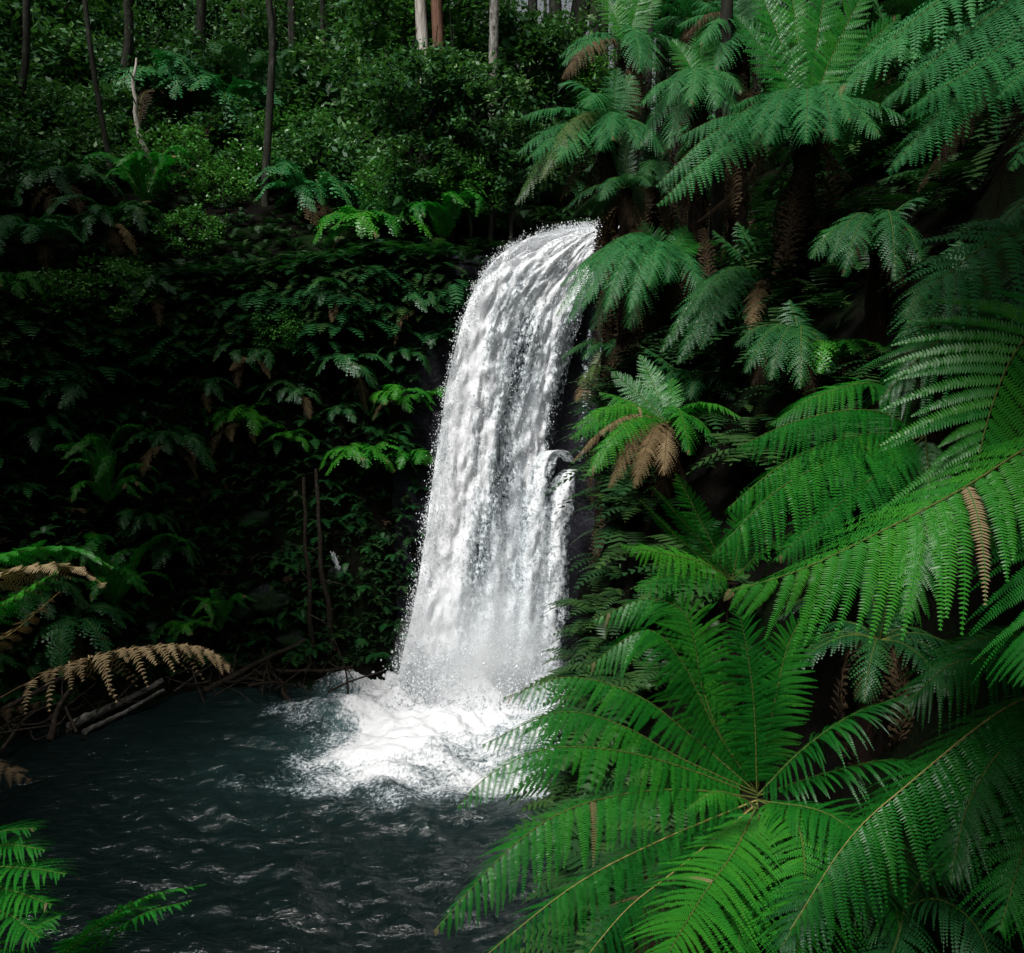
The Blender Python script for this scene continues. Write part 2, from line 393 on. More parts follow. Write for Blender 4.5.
# ------------------------------------------------------------------ ferns
PT = [0, .06, .20, .40, .58, .74, .87, .95, 1]
PL = [.20, .42, .80, 1, .97, .80, .52, .26, .05]
def frond_mesh(name, ctrl, width, npin=26, npl=12, leaf=M_GREEN, stalk=M_STALK, side=None, roll=0.0, droop=0.35, fwd=0.30,
               keel=0.12, start=0.07, detail=1, rr=0.008, jit=0.06, tint0=0.5, pw_k=0.70, wk=0.46, org=None):
    """one bipinnate frond as one mesh: stalk, pinnae along it and pinnules along each pinna"""
    org = A(ctrl[0]) if org is None else A(org)
    C, L = spline(ctrl, 41)
    C = C - org
    T = nrm(np.gradient(C, axis=0))
    if side is None:
        h = C[-1] - C[0]; h = A([h[0], h[1], 0.0])
        if np.linalg.norm(h) < 0.05: h = A([0, -1., 0])
        side = np.cross(nrm(h), Z)
    S = nrm(side - T * (T @ A(side))[:, None])
    N = np.cross(S, T)
    cr, sr = math.cos(roll), math.sin(roll)
    S, N = S * cr + N * sr, N * cr - S * sr
    mb = MB()
    tube(mb, C[::2], np.linspace(rr, rr * 0.22, 21), 5, 1)
    t = np.linspace(start, 0.985, npin)
    t2 = np.concatenate([t, t + 0.3 / npin]); t2 = np.clip(t2, 0, 0.99)
    sd = np.concatenate([np.ones(npin), -np.ones(npin)])
    def at(arr): return np.stack([np.interp(t2, np.linspace(0, 1, 41), arr[:, k]) for k in range(3)], -1)
    c, Tt, St, Nt = at(C), nrm(at(T)), nrm(at(S)), nrm(at(N))
    n = len(t2)
    l = width * np.interp(t2, PT, PL) * (1 + jit * rng.normal(size=n))
    l = l * np.where(rng.random(n) < .045, rng.uniform(.2, .75, n), 1)          # broken or stunted pinnae
    brown = (rng.random(n) < .002) | ((t2 > .93) & (rng.random(n) < .08))
    pm = np.repeat(np.where(brown, 2, 0), npl)
    a = np.radians(np.interp(t2, [0, .5, 1], [4, 18, 52])) + fwd * 0.25 + jit * rng.normal(size=n)
    D = np.cos(a)[:, None] * sd[:, None] * St + np.sin(a)[:, None] * Tt + (keel + jit * rng.normal(size=n))[:, None] * Nt
    dr = droop * (1 + 0.25 * rng.normal(size=n))
    s = (np.arange(npl) + 0.35) / npl
    ss = s[None, :, None]
    lw = l[:, None, None]
    P = c[:, None] + D[:, None] * lw * ss + (-Z)[None, None] * (dr[:, None, None] * lw * ss ** 2) + Tt[:, None] * (fwd * lw * 0.45 * ss ** 2)
    Q = D[:, None] + (-Z) * (dr[:, None, None] * 2 * ss) + Tt[:, None] * (fwd * 0.9 * ss)
    Q = nrm(Q)
    Mn = nrm(np.cross(np.broadcast_to(Tt[:, None], Q.shape), Q) * sd[:, None, None])
    Mn = np.where((np.sum(Mn * Nt[:, None], -1, keepdims=True) < 0), -Mn, Mn)
    Lt = nrm(np.cross(Mn, Q))
    spacing = L * (0.985 - start) / npin
    pl = spacing * pw_k * np.interp(s, [0, .1, .5, .8, 1], [.75, 1, .88, .55, .15])[None, :] * np.interp(t2, [0, .6, 1], [1, 1, .45])[:, None]
    wd = (l / npl * wk)[:, None] * np.ones_like(pl)
    tint = np.clip(tint0 + 0.10 * rng.normal(size=n), 0, 1)
    for k in (1.0, -1.0):
        jt = rng.normal(size=pl.shape + (1,)) * jit * 1.5
        E = nrm(Lt * k * 0.95 + Q * 0.32 - Mn * 0.10 + Mn * jt)
        plj = (pl * (1 + jit * rng.normal(size=pl.shape)))[..., None]
        w = wd[..., None]
        a0, b0 = P - Q * w, P + Q * w
        tp = P + E * plj
        if detail >= 2:
            m1 = P + E * plj * 0.55 - Q * w * 0.80 + Mn * plj * 0.06; m2 = P + E * plj * 0.55 + Q * w * 0.80 + Mn * plj * 0.06
            v = np.stack([a0, b0, m2, tp, m1], 2).reshape(-1, 3)
            i = np.arange(n * npl)[:, None] * 5
            b = mb.add(v, np.hstack([i, i + 1, i + 2, i + 4]), pm, np.repeat(tint, npl * 5))
            f = np.hstack([i + 4, i + 2, i + 3]) + b
            mb.f.append(f); mb.m.append(pm)
        else:
            v = np.stack([a0, b0, tp + Q * w * 0.35, tp - Q * w * 0.35], 2).reshape(-1, 3)
            i = np.arange(n * npl)[:, None] * 4
            mb.add(v, np.hstack([i, i + 1, i + 2, i + 3]), pm, np.repeat(tint, npl * 4))
    # midribs of the pinnae
    k = max(3, npl // 3)
    idx = np.unique(np.linspace(0, npl - 1, k).astype(int))
    Pm = np.concatenate([c[:, None], P[:, idx]], 1)
    rib = (rr * 0.28) * np.linspace(1, 0.4, Pm.shape[1])[None, :, None]
    Lm = np.concatenate([Lt[:, :1], Lt[:, idx]], 1); Mm = np.concatenate([Mn[:, :1], Mn[:, idx]], 1)
    v = np.stack([Pm + Lm * rib + Mm * 0.001, Pm - Lm * rib + Mm * 0.001], 2)
    q = Pm.shape[1]
    i = (np.arange(n)[:, None] * q + np.arange(q - 1)[None]).reshape(-1, 1) * 2
    mb.add(v, np.hstack([i, i + 1, i + 3, i + 2]), 0, max(0.0, tint0 - .25))
    return mb.mesh(name, [leaf, stalk, M_TAN if leaf in (M_GREEN, M_COOL) else M_DEAD])

def px_curve(pts, y0, y1):
    n = len(pts)
    d = np.concatenate([[0], np.cumsum([math.hypot(pts[i + 1][0] - pts[i][0], pts[i + 1][1] - pts[i][1]) for i in range(n - 1)])])
    return [W(p[0], p[1], y0 + (y1 - y0) * d[i] / d[-1]) for i, p in enumerate(pts)]

def arch(c, tip, lift):
    """control points of a frond that rises from the crown and falls to its tip"""
    c, tip = A(c), A(tip)
    L = np.linalg.norm(tip - c)
    p1 = c + (tip - c) * 0.33 + Z * L * lift * 0.85
    p2 = c + (tip - c) * 0.68 + Z * L * lift * 0.80
    return [c, p1, p2, tip]

def fern_trunk(parent, crown, ground, r=0.13, spread=0.0):
    """shaggy fibrous tree fern trunk with old stalk stubs"""
    crown, ground = A(crown), A(ground)
    L = max(0.3, np.linalg.norm(crown - ground)) + 0.3
    end = ground - Z * 0.3
    n = max(6, int(L / 0.10))
    p = np.linspace(crown - Z * 0.02, end, n) - crown
    mb = MB()
    rad = np.interp(np.linspace(0, 1, n), [0, .08, .5, 1], [r * .75, r, r * .95, r * 1.35])
    tube(mb, p, rad, 10, 0, None, 0.22)
    m = int(L * 55)
    k = rng.random(m); an = rng.random(m) * 6.283
    b = p[0] + (p[-1] - p[0]) * k[:, None]
    o = np.stack([np.cos(an), np.sin(an), np.zeros(m)], -1)
    ln = rng.uniform(.06, .2, m)[:, None]
    w = np.stack([-np.sin(an), np.cos(an), np.zeros(m)], -1) * 0.012
    b = b + o * r * 0.8
    tip = b + o * ln * 0.55 - Z * ln
    v = np.stack([b - w, b + w, tip + w * .4, tip - w * .4], 1)
    i = np.arange(m)[:, None] * 4
    mb.add(v, np.hstack([i, i + 1, i + 2, i + 3]))
    return link('trunk', mb.mesh('trunk', [M_FIBRE]), parent)

def fern(label, crown, fronds, leaf, name='tree_fern', cat='tree fern', group=None, trunk=True, rtrunk=0.13, det=1, npin=26, npl=12, stalk=None, ground=None, old=False):
    """crown in world; fronds: dicts of frond_mesh arguments (ctrl in world)"""
    gpt = below(crown) if ground is None else ground
    r = root(name, label, cat, crown, group)
    if trunk: fern_trunk(r, crown, gpt, rtrunk)
    if old: skirt(r, float(crown[2] - gpt[2]), rtrunk, int(4 + 3 * min(5, crown[2] - gpt[2])))
    for fr in fronds:
        fr = dict(fr)
        nm = fr.pop('name', 'frond'); lb = fr.pop('label', None)
        kw = dict(leaf=leaf, npin=npin, npl=npl, detail=det, org=crown)
        if stalk is not None: kw['stalk'] = stalk
        kw.update(fr)
        ctrl = kw.pop('ctrl'); width = kw.pop('width')
        o = link(nm, frond_mesh(nm, ctrl, width, **kw), r)
        if lb: o['label'] = lb
    return r

SKIRT = []
def skirt(r, length, rt, k):
    """old brown fronds hanging down round the trunk, copied from a few shared meshes"""
    if not SKIRT:
        for q in range(4):
            ctrl = [(0, 0, 0), (.22, 0, .02), (.34, 0, -.35), (.30 + .05 * q, 0, -.75), (.22, 0, -1.1)]
            SKIRT.append(frond_mesh('dead_frond', ctrl, .17, npin=18, npl=5, leaf=M_DEAD, stalk=M_STALKB, droop=1.1, jit=.16, rr=.008, pw_k=.9))
    for q in range(k):
        o = link('dead_frond', SKIRT[q % 4], r, (0, 0, -rng.uniform(0, max(.05, length - 1.2))))
        s = rng.uniform(.8, 1.5) * (1.0 if length > 1.2 else .7)
        o.scale = (s, s, s); o.rotation_euler = (rng.normal() * .12, rng.normal() * .12, q * 2.4 + rng.normal() * .4)
        o['label'] = 'brown withered frond'

def fr(pts, y0, y1, width, **kw):
    return dict(ctrl=px_curve(pts, y0, y1), width=width, **kw)

def tips(c, Y, lst, width, lift=0.18, **kw):
    """fronds from a crown pixel c at depth Y to tips (px, py, dY[, lift, extra])"""
    out = []
    for t in lst:
        lf = t[3] if len(t) > 3 and t[3] is not None else lift
        d = dict(ctrl=arch(W(c[0], c[1], Y), W(t[0], t[1], Y + t[2]), lf), width=width)
        d.update(kw)
        if len(t) > 4: d.update(t[4])
        out.append(d)
    return out

DEADF = dict(name='dead_frond', leaf=M_DEAD, stalk=M_STALKB, droop=0.9, label='brown withered frond')
TANF = dict(name='dead_frond', leaf=M_TAN, stalk=M_STALKB, droop=0.8, label='tan dry frond')

EXPOSURE = 0.8
# ------------------------------------------------------------------ the big ferns of the right bank
# nearest fern, whose fronds hang over the pool
cA = W(757, 795, 6.1)
BR = dict(tint0=0.64, pw_k=.68)
fern('bright green tree fern whose long fronds arch over the pool in front of the falls', cA, [
    fr([(757, 793), (690, 735), (640, 697), (570, 677), (503, 698)], 6.2, 6.0, .27, roll=.28, droop=.35, keel=-.4, **BR),
    fr([(757, 793), (680, 758), (625, 727), (560, 712), (482, 745)], 6.1, 5.5, .28, roll=.30, droop=.32, keel=-.38, **BR),
    fr([(757, 796), (690, 770), (625, 752), (550, 748), (491, 774), (457, 808)], 6.0, 5.1, .27, roll=.30, droop=.32, keel=-.38, **BR),
    fr([(757, 798), (690, 790), (625, 794), (558, 814), (500, 858), (434, 932)], 5.9, 4.7, .30, roll=.30, droop=.32, keel=-.36, **BR),
    fr([(757, 800), (659, 841), (575, 885), (480, 960)], 5.9, 4.6, .27, roll=.25, droop=.35, keel=-.4, tint0=.3, stalk=M_STALKY),
    fr([(757, 804), (675, 871), (625, 911), (560, 990)], 5.8, 4.4, .27, roll=.2, droop=.35, keel=-.4, tint0=.3, stalk=M_STALKY, fwd=.2),
    fr([(757, 805), (735, 850), (700, 900), (650, 985)], 5.7, 4.3, .40, roll=.1, droop=.35, tint0=.75),
    fr([(757, 793), (754, 705), (746, 645), (737, 604)], 6.3, 6.2, .30, side=(1, 0, 0), droop=.15, keel=.05, fwd=.1, roll=-.15),
    fr([(757, 793), (725, 745), (703, 690), (695, 645), (684, 612), (655, 597)], 6.4, 6.3, .40, side=(.9, 0, -.3), droop=.25, keel=.05, fwd=.15),
    fr([(757, 793), (715, 728), (682, 662), (646, 630), (587, 667)], 6.4, 6.1, .36, roll=.3, droop=.35, keel=-.4),
    fr([(757, 793), (730, 705), (705, 645), (680, 610), (645, 599), (594, 620)], 6.7, 6.4, .32, roll=.3, droop=.35, keel=-.4),
    fr([(757, 793), (775, 700), (790, 640), (815, 600)], 6.5, 6.6, .28, side=(1, 0, .2), droop=.3),
    fr([(757, 796), (800, 752), (850, 716), (905, 695)], 6.1, 6.0, .42, roll=.3, droop=.7, tint0=.35),
    fr([(757, 796), (830, 772), (900, 760), (965, 780)], 6.1, 6.0, .40, roll=.4, droop=.7, tint0=.3),
    fr([(757, 800), (795, 820), (805, 880), (795, 965)], 5.9, 4.6, .44, roll=.0, droop=.4, tint0=.65),
    fr([(757, 800), (830, 815), (885, 870), (905, 965)], 5.9, 4.8, .42, roll=.0, droop=.45, tint0=.4),
    fr([(757, 800), (760, 850), (745, 900), (735, 975)], 5.9, 4.7, .36, roll=.0, droop=.4, tint0=.6),
    fr([(757, 806), (738, 797), (715, 792), (684, 811)], 5.5, 5.2, .085, roll=.1, droop=.7, tint0=.7, npin=22, npl=10),
    dict(ctrl=px_curve([(757, 804), (690, 850), (655, 905), (640, 980)], 6.0, 5.2), width=.30, **DEADF),
    dict(ctrl=px_curve([(757, 804), (715, 850), (690, 910), (680, 990)], 6.1, 5.6), width=.30, **DEADF),
], M_GREEN, det=2, npin=43, npl=28, rtrunk=.16)

cB = W(1130, 390, 3.7)
fern('tall tree fern reaching in with one broad drooping frond above the dark hollow', cB, [
    fr([(1130, 395), (1040, 440), (960, 490), (880, 532), (800, 570), (728, 592)], 3.7, 3.2, .36, roll=.38, droop=.32, keel=-.24, fwd=.7, tint0=.65),
    fr([(1130, 340), (1075, 310), (1020, 345), (985, 430), (968, 540)], 3.9, 3.6, .50, side=(1, -.15, 0), roll=.0, droop=.22, fwd=.15, tint0=.5),
    fr([(1130, 330), (1080, 300), (1010, 318), (940, 340), (880, 400)], 4.2, 4.0, .34, roll=.6, droop=.5, fwd=.6, tint0=.5),
    fr([(1130, 385), (1100, 470), (1060, 560), (1030, 680)], 3.6, 3.2, .35, droop=.4),
    fr([(1130, 385), (1200, 360), (1300, 390), (1400, 470)], 3.7, 3.5, .4, droop=.5),
    fr([(1130, 385), (1180, 300), (1260, 260), (1380, 280)], 3.8, 4.2, .4, droop=.5),
    fr([(1130, 385), (1130, 420), (1160, 520), (1190, 650)], 3.6, 2.9, .4, droop=.5),
], M_GREEN, det=2, npin=29, npl=38, rtrunk=.15)

cC = W(1120, 190, 4.6)
fern('slender frond fern leaning in beneath the cool green fronds of the upper corner', cC, [
    fr([(1120, 190), (1050, 225), (990, 243), (925, 292)], 4.4, 3.9, .42, roll=.5, droop=.45, fwd=.5, npin=16),
    fr([(1120, 190), (1060, 180), (1020, 205), (985, 243), (965, 262)], 4.4, 4.2, .10, roll=.3, droop=.5),
    fr([(1120, 190), (1070, 240), (1035, 290), (1010, 330)], 4.4, 4.0, .30, droop=.5),
    fr([(1120, 190), (1180, 150), (1250, 160), (1320, 220)], 4.6, 4.8, .40, droop=.5),
    fr([(1120, 190), (1130, 120), (1160, 80), (1240, 60)], 4.6, 4.9, .40, droop=.5),
], M_COOL, det=2, npin=30, npl=20, rtrunk=.12)

cD = W(1075, -70, 7.6)
fern('cool green tree fern spilling long fronds down from the upper corner', cD, [
    fr([(1075, -70), (1000, -40), (920, 15), (836, 92)], 7.6, 7.0, .42, roll=.25, droop=.5, fwd=.6),
    fr([(1075, -70), (1020, -10), (960, 38), (882, 104)], 7.6, 6.7, .42, roll=.2, droop=.55, fwd=.6),
    fr([(1075, -70), (1040, 5), (985, 58), (905, 112)], 7.6, 6.3, .40, roll=.2, droop=.6, fwd=.6),
    fr([(1075, -70), (1050, 20), (1000, 80), (948, 105), (888, 172)], 7.6, 6.2, .34, roll=.2, droop=.6, fwd=.6),
    fr([(1075, -70), (1060, 30), (1035, 60), (998, 98)], 7.6, 6.0, .34, droop=.6, fwd=.5),
    fr([(1075, -70), (1080, 30), (1060, 90), (1010, 170)], 7.6, 6.3, .3, droop=.7),
    fr([(1075, -70), (1010, -75), (950, -60), (890, -10)], 7.7, 8.2, .40, droop=.5),
    fr([(1075, -70), (1140, -60), (1200, -20), (1260, 60)], 7.7, 7.6, .40, droop=.5),
    fr([(1075, -70), (1070, -160), (1050, -230), (1000, -290)], 7.7, 8.5, .40, droop=.4),
    fr([(1075, -70), (1120, -130), (1200, -170), (1280, -150)], 7.7, 8.5, .40, droop=.4),
    dict(ctrl=px_curve([(1075, -60), (1010, 60), (950, 140), (917, 192)], 7.7, 7.2), width=.20, **DEADF),
    dict(ctrl=px_curve([(1075, -60), (1050, 60), (1010, 150), (990, 250)], 7.8, 7.6), width=.26, **DEADF),
    dict(ctrl=px_curve([(1075, -60), (1080, 80), (1060, 180), (1040, 290)], 7.8, 7.7), width=.26, **DEADF),
], M_COOL, det=1, npin=34, npl=16, rtrunk=.2)

cE = W(925, 432, 8.4)
fern('dim tree fern with fronds sloping toward the pool behind the big drooping frond', cE, [
    fr([(925, 432), (868, 410), (800, 420), (737, 447)], 8.4, 7.6, .36, roll=.25, droop=.35, keel=-.4, fwd=.5),
    fr([(925, 434), (860, 435), (790, 460), (728, 508)], 8.3, 7.3, .38, roll=.25, droop=.35, keel=-.4, fwd=.5),
    fr([(925, 436), (850, 455), (780, 488), (712, 556)], 8.2, 7.0, .42, roll=.25, droop=.35, keel=-.4, fwd=.5, tint0=.6),
    fr([(925, 436), (870, 480), (820, 520), (776, 560)], 8.2, 7.0, .34, roll=.3, droop=.6, fwd=.5),
    fr([(925, 430), (880, 385), (820, 395), (770, 425)], 8.6, 8.2, .34, roll=.3, droop=.7),
    fr([(925, 430), (960, 400), (1010, 400), (1060, 440)], 8.5, 8.4, .4, droop=.7),
    fr([(925, 430), (930, 500), (920, 560), (900, 620)], 8.3, 7.4, .36, droop=.5),
], M_GREEN, det=1, npin=38, npl=22, rtrunk=.15)

cF = W(732, 580, 7.6)
fern('young fern with narrow spiky upright fronds between the dim fern and the arching one', cF, [
    fr([(732, 580), (705, 530), (690, 500), (676, 474)], 7.6, 7.4, .17, side=(.7, -.5, .3), droop=.1),
    fr([(732, 580), (705, 546), (680, 518), (652, 486)], 7.6, 7.3, .10, side=(.5, -.6, .4), droop=.1),
    fr([(732, 580), (705, 560), (675, 535), (640, 500)], 7.5, 7.2, .07, side=(.5, -.6, .4), droop=.1),
    fr([(732, 580), (700, 562), (660, 553), (621, 545)], 7.5, 7.0, .22, roll=.6, droop=.45, tint0=.75),
    fr([(732, 580), (700, 575), (668, 575), (636, 590)], 7.5, 7.0, .22, roll=.5, droop=.5),
    fr([(732, 580), (740, 540), (745, 510), (748, 488)], 7.7, 7.7, .18, side=(1, 0, 0), droop=.1),
    fr([(732, 580), (765, 550), (790, 535), (815, 535)], 7.6, 7.5, .2, droop=.4),
], M_GREEN, det=1, npin=28, npl=14, rtrunk=.09)

cS = W(1075, 690, 5.4)
fern('shaded tree fern below the hollow with a long straight stalk slanting down', cS, [
    fr([(1075, 680), (1002, 710), (912, 781), (850, 838), (790, 930)], 5.4, 4.6, .40, roll=.15, droop=.35, keel=-.45, tint0=.4, stalk=M_STALKY),
    fr([(1075, 690), (1010, 740), (970, 800), (950, 880)], 5.4, 4.6, .40, droop=.5, tint0=.4),
    fr([(1075, 690), (1060, 760), (1030, 830), (1000, 930)], 5.3, 4.3, .42, droop=.5, tint0=.35),
    fr([(1075, 680), (1000, 660), (950, 665), (905, 705)], 5.5, 5.2, .36, roll=.3, droop=.6, tint0=.4),
    fr([(1075, 680), (1030, 640), (980, 640), (930, 668)], 5.6, 5.6, .32, roll=.3, droop=.6, tint0=.4),
    fr([(1075, 690), (1080, 760), (1075, 850), (1060, 960)], 5.3, 4.2, .42, droop=.5),
    fr([(1075, 690), (1150, 700), (1200, 760), (1250, 850)], 5.4, 4.8, .42, droop=.5),
    fr([(1075, 690), (1150, 640), (1220, 630), (1300, 680)], 5.4, 5.4, .42, droop=.5),
    dict(ctrl=px_curve([(1075, 690), (1020, 780), (990, 850), (985, 920)], 5.4, 5.0), width=.28, **DEADF),
], M_GREEN, det=1, npin=40, npl=26, rtrunk=.16)

cT = W(905, 905, 5.2)
fern('low dark fern under the slanting stalk at the bottom of the slope', cT, [
    fr([(905, 905), (860, 880), (820, 890), (780, 950)], 5.2, 4.6, .34, droop=.5, tint0=.35),
    fr([(905, 905), (890, 860), (860, 850), (830, 870)], 5.2, 5.0, .28, droop=.5, tint0=.35),
    fr([(905, 905), (930, 870), (965, 865), (1005, 895)], 5.2, 5.0, .34, droop=.5, tint0=.3),
    fr([(905, 905), (940, 900), (975, 925), (1000, 985)], 5.1, 4.5, .36, droop=.5, tint0=.3),
    fr([(905, 905), (900, 930), (890, 960), (870, 1010)], 5.1, 4.4, .36, droop=.5, tint0=.35),
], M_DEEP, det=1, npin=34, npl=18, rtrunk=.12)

# ------------------------------------------------------------------ tree ferns of the middle distance, right bank
MID = dict(old=True, det=1, npin=34, npl=12)
cG = (806, 122)
fern('large tree fern with upright inner fronds and cool drooping outer fronds on the high bank', W(*cG, 13), 
     tips(cG, 13, [(752, -25, .6), (786, -38, 1.0), (832, -48, .8), (872, -22, .5), (735, 15, .4), (900, 15, .5)], .32, .06, side=(1, 0, 0), droop=.1, keel=.15, leaf=M_GREEN, tint0=.6) +
     tips(cG, 13, [(656, 186, -1.2, .16), (657, 205, -1.6, .10), (676, 138, -.6, .12), (712, 152, -1.6, .2)], .36, .14, roll=.2, droop=.4, keel=-.35) +
     tips(cG, 13, [(752, 140, -2.2, .2), (766, 146, -2.4, .2), (806, 143, -2.5, .2), (834, 140, -2.4, .22), (882, 112, -1.2, .2), (880, 136, -1.8, .2), (905, 118, -1., .2), (850, 122, -2.2, .22), (730, 108, -1, .16)], .36, .2, droop=.7) +
     tips(cG, 13, [(697, 222, -.6, -.02, dict(width=.17))], .17, **DEADF) +
     tips(cG, 13, [(765, 190, -.2, -.1), (835, 200, .0, -.1), (800, 240, -.3, -.1), (782, 270, -.2, -.1), (852, 178, -.4, -.05)], .24, **DEADF),
     M_COOL, rtrunk=.15, **MID)

cH = (612, 128)
fern('tree fern with pale layered fronds leaning over the lip of the falls', W(*cH, 19),
     tips(cH, 19, [(521, 117, -1, .14), (517, 153, -1.4, .14), (526, 160, -1.8, .1), (556, 161, -2, .14), (560, 84, .4, .25), (585, 108, -1.5, .3)], .48, roll=.2, droop=.6) +
     tips(cH, 19, [(617, 68, 0, .1), (632, 75, .2, .1)], .4, side=(1, 0, 0), droop=.4) +
     tips(cH, 19, [(515, 204, -1.6, .22), (540, 180, -2, .25)], .4, leaf=M_OLIVE, droop=.8) +
     tips(cH, 19, [(612, 140, -2, .2), (640, 148, -1.5, .2), (600, 150, -2, .2), (664, 152, -1, .25)], .42, droop=.7) +
     tips(cH, 19, [(560, 200, -.8, .1), (590, 200, -.5, 0), (615, 210, -.3, 0), (575, 215, -.6, 0)], .35, **DEADF),
     M_COOL, rtrunk=.16, **MID)

cI = (627, 46)
fern('tree fern with upright fronds and one rusty frond beside a thin mossy trunk', W(*cI, 22),
     tips(cI, 22, [(598, -15, .3), (612, -30, .6), (630, -32, .6), (645, -22, .4), (660, -10, .4)], .36, .06, side=(1, 0, 0), droop=.15, leaf=M_GREEN, tint0=.65) +
     tips(cI, 22, [(562, 64, -1, .2), (560, 56, -.4, .25), (655, 70, -1.5, .3), (690, 55, -.5, .2), (640, 72, -2, .3)], .48, roll=.2, droop=.6) +
     tips(cI, 22, [(562, 78, -1.4, .2)], .45, roll=.2, name='dead_frond', leaf=M_DEAD, stalk=M_STALKB, droop=.7, label='rusty brown frond', tint0=.7),
     M_COOL, rtrunk=.15, **MID)

cJ = (700, 88)
fern('tree fern with short tongue shaped fronds in the gap between two larger tree ferns', W(*cJ, 17.5),
     tips(cJ, 17.5, [(640, 105, -1, .2), (667, 105, -1.6, .25), (690, 106, -1.8, .25), (718, 108, -1.8, .25), (742, 92, -1.2, .25), (668, 148, -1.2, .2), (640, 145, -.8, .25), (740, 120, -1.2, .25)], .36, droop=.7) +
     tips(cJ, 17.5, [(672, 40, .4), (700, 28, .8), (728, 36, .8)], .3, .08, side=(1, 0, 0), droop=.15, leaf=M_GREEN) +
     tips(cJ, 17.5, [(690, 150, -.2, -.05), (705, 165, -.2, -.05)], .24, **DEADF),
     M_COOL, rtrunk=.16, **MID)

cJ2 = (742, 38)
fern('grey green tree fern with a withered curl behind the upright bright fronds', W(*cJ2, 19),
     tips(cJ2, 19, [(677, 26, -.8, .2), (692, 12, -.4, .25), (700, 45, -1.4, .25), (785, 20, -.6, .25), (770, 62, -1.2, .25), (715, 72, -1.4, .2)], .42, roll=.1, droop=.65) +
     tips(cJ2, 19, [(715, -35, .5), (742, -45, .6), (765, -30, .6)], .34, .08, side=(1, 0, 0), droop=.15) +
     tips(cJ2, 19, [(684, 38, -1, .3), (705, 62, -1, .2)], .3, **DEADF),
     M_COOL, rtrunk=.18, **MID)

cK = (668, 262)
fern('tree fern with rounded drooping fronds overhanging the edge of the falls', W(*cK, 17),
     tips(cK, 17, [(556, 316, -1.6, .3), (567, 323, -2, .32), (581, 308, -2, .3), (604, 312, -2.2, .3), (624, 276, -1.4, .25), (629, 312, -2.2, .28), (648, 286, -2, .25), (668, 282, -1.8, .25), (628, 328, -1.6, .2), (700, 290, -1.5, .25), (560, 285, -.6, .25), (590, 330, -1.6, .25)], .38, droop=.75) +
     tips(cK, 17, [(640, 222, .5, .05), (690, 225, .6, .05), (720, 240, .6, .1)], .3, side=(1, 0, 0), droop=.2, leaf=M_GREEN) +
     tips(cK, 17, [(606, 330, -1, .1), (640, 340, -.6, 0), (655, 355, -.5, 0)], .24, **DEADF),
     M_COOL, rtrunk=.18, **MID)

cL = (768, 283)
fern('tree fern with long ribbed fronds and a tan tip hanging below the high bank', W(*cL, 14.5),
     tips(cL, 14.5, [(698, 284, -.8, .1, dict(tint0=.8)), (660, 352, -1.6, .22), (677, 364, -2, .2), (700, 349, -2, .18), (748, 347, -2, .15), (775, 347, -1.8, .1), (800, 318, -1.2, .2), (713, 230, .3, .02), (738, 222, .6, .02), (688, 315, -1.6, .2)], .32, roll=.15, droop=.6) +
     tips(cL, 14.5, [(749, 337, -2.4, .12, dict(width=.22))], .22, **TANF) +
     tips(cL, 14.5, [(790, 350, -.2, -.1), (815, 330, 0, -.1), (725, 330, -.6, -.05)], .22, **DEADF),
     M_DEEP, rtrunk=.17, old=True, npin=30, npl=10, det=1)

cM = (668, 424)
fern('bright tree fern with a skirt of tan dry fronds beside the lower falls', W(*cM, 12.5),
     tips(cM, 12.5, [(570, 438, -.8, .14), (572, 428, -.6, .2), (598, 412, -.4, .1), (588, 474, -1.2, .2), (600, 392, .3, .05), (742, 418, -1, .2), (720, 450, -1, .25), (690, 455, -1.6, .25)], .25, roll=.35, droop=.6, tint0=.72) +
     tips(cM, 12.5, [(612, 372, .5), (640, 355, .7), (672, 378, .6)], .22, .04, side=(.8, 0, .3), droop=.15) +
     tips(cM, 12.5, [(572, 462, -1., .2, dict(width=.12)), (608, 488, -1.1, .2), (634, 488, -1.3, .18), (664, 475, -1.3, .1), (640, 462, -1, .1)], .20, **TANF) +
     tips(cM, 12.5, [(660, 500, -.3, -.1), (690, 490, -.2, -.1)], .22, **DEADF),
     M_GREEN, rtrunk=.14, npin=30, npl=10, det=1)

cN = (600, 375)
fern('small fern with a tan withered tip clinging to wet rock beside the inner falls', W(*cN, 23),
     tips(cN, 23, [(578, 385, -.8, .2), (590, 380, -1, .3), (612, 388, -.8, .3), (600, 352, .2, .05)], .3, droop=.7) +
     tips(cN, 23, [(576, 402, -1, .2), (584, 400, -1, .1)], .26, **TANF),
     M_OLIVE, rtrunk=.1, npin=22, npl=7, det=1, name='small_fern', cat='fern')

cO = (880, 238)
fern('fern with short drooping fronds alone in the dark gap under the high bank', W(*cO, 10.5),
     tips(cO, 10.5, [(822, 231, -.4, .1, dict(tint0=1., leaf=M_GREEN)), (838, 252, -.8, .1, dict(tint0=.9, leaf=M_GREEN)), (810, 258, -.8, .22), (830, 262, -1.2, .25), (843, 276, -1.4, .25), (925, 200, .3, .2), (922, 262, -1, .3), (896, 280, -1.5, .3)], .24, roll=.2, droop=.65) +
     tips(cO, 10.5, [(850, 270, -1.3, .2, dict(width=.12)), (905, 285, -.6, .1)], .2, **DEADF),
     M_DEEP, rtrunk=.12, npin=28, npl=10, det=1)

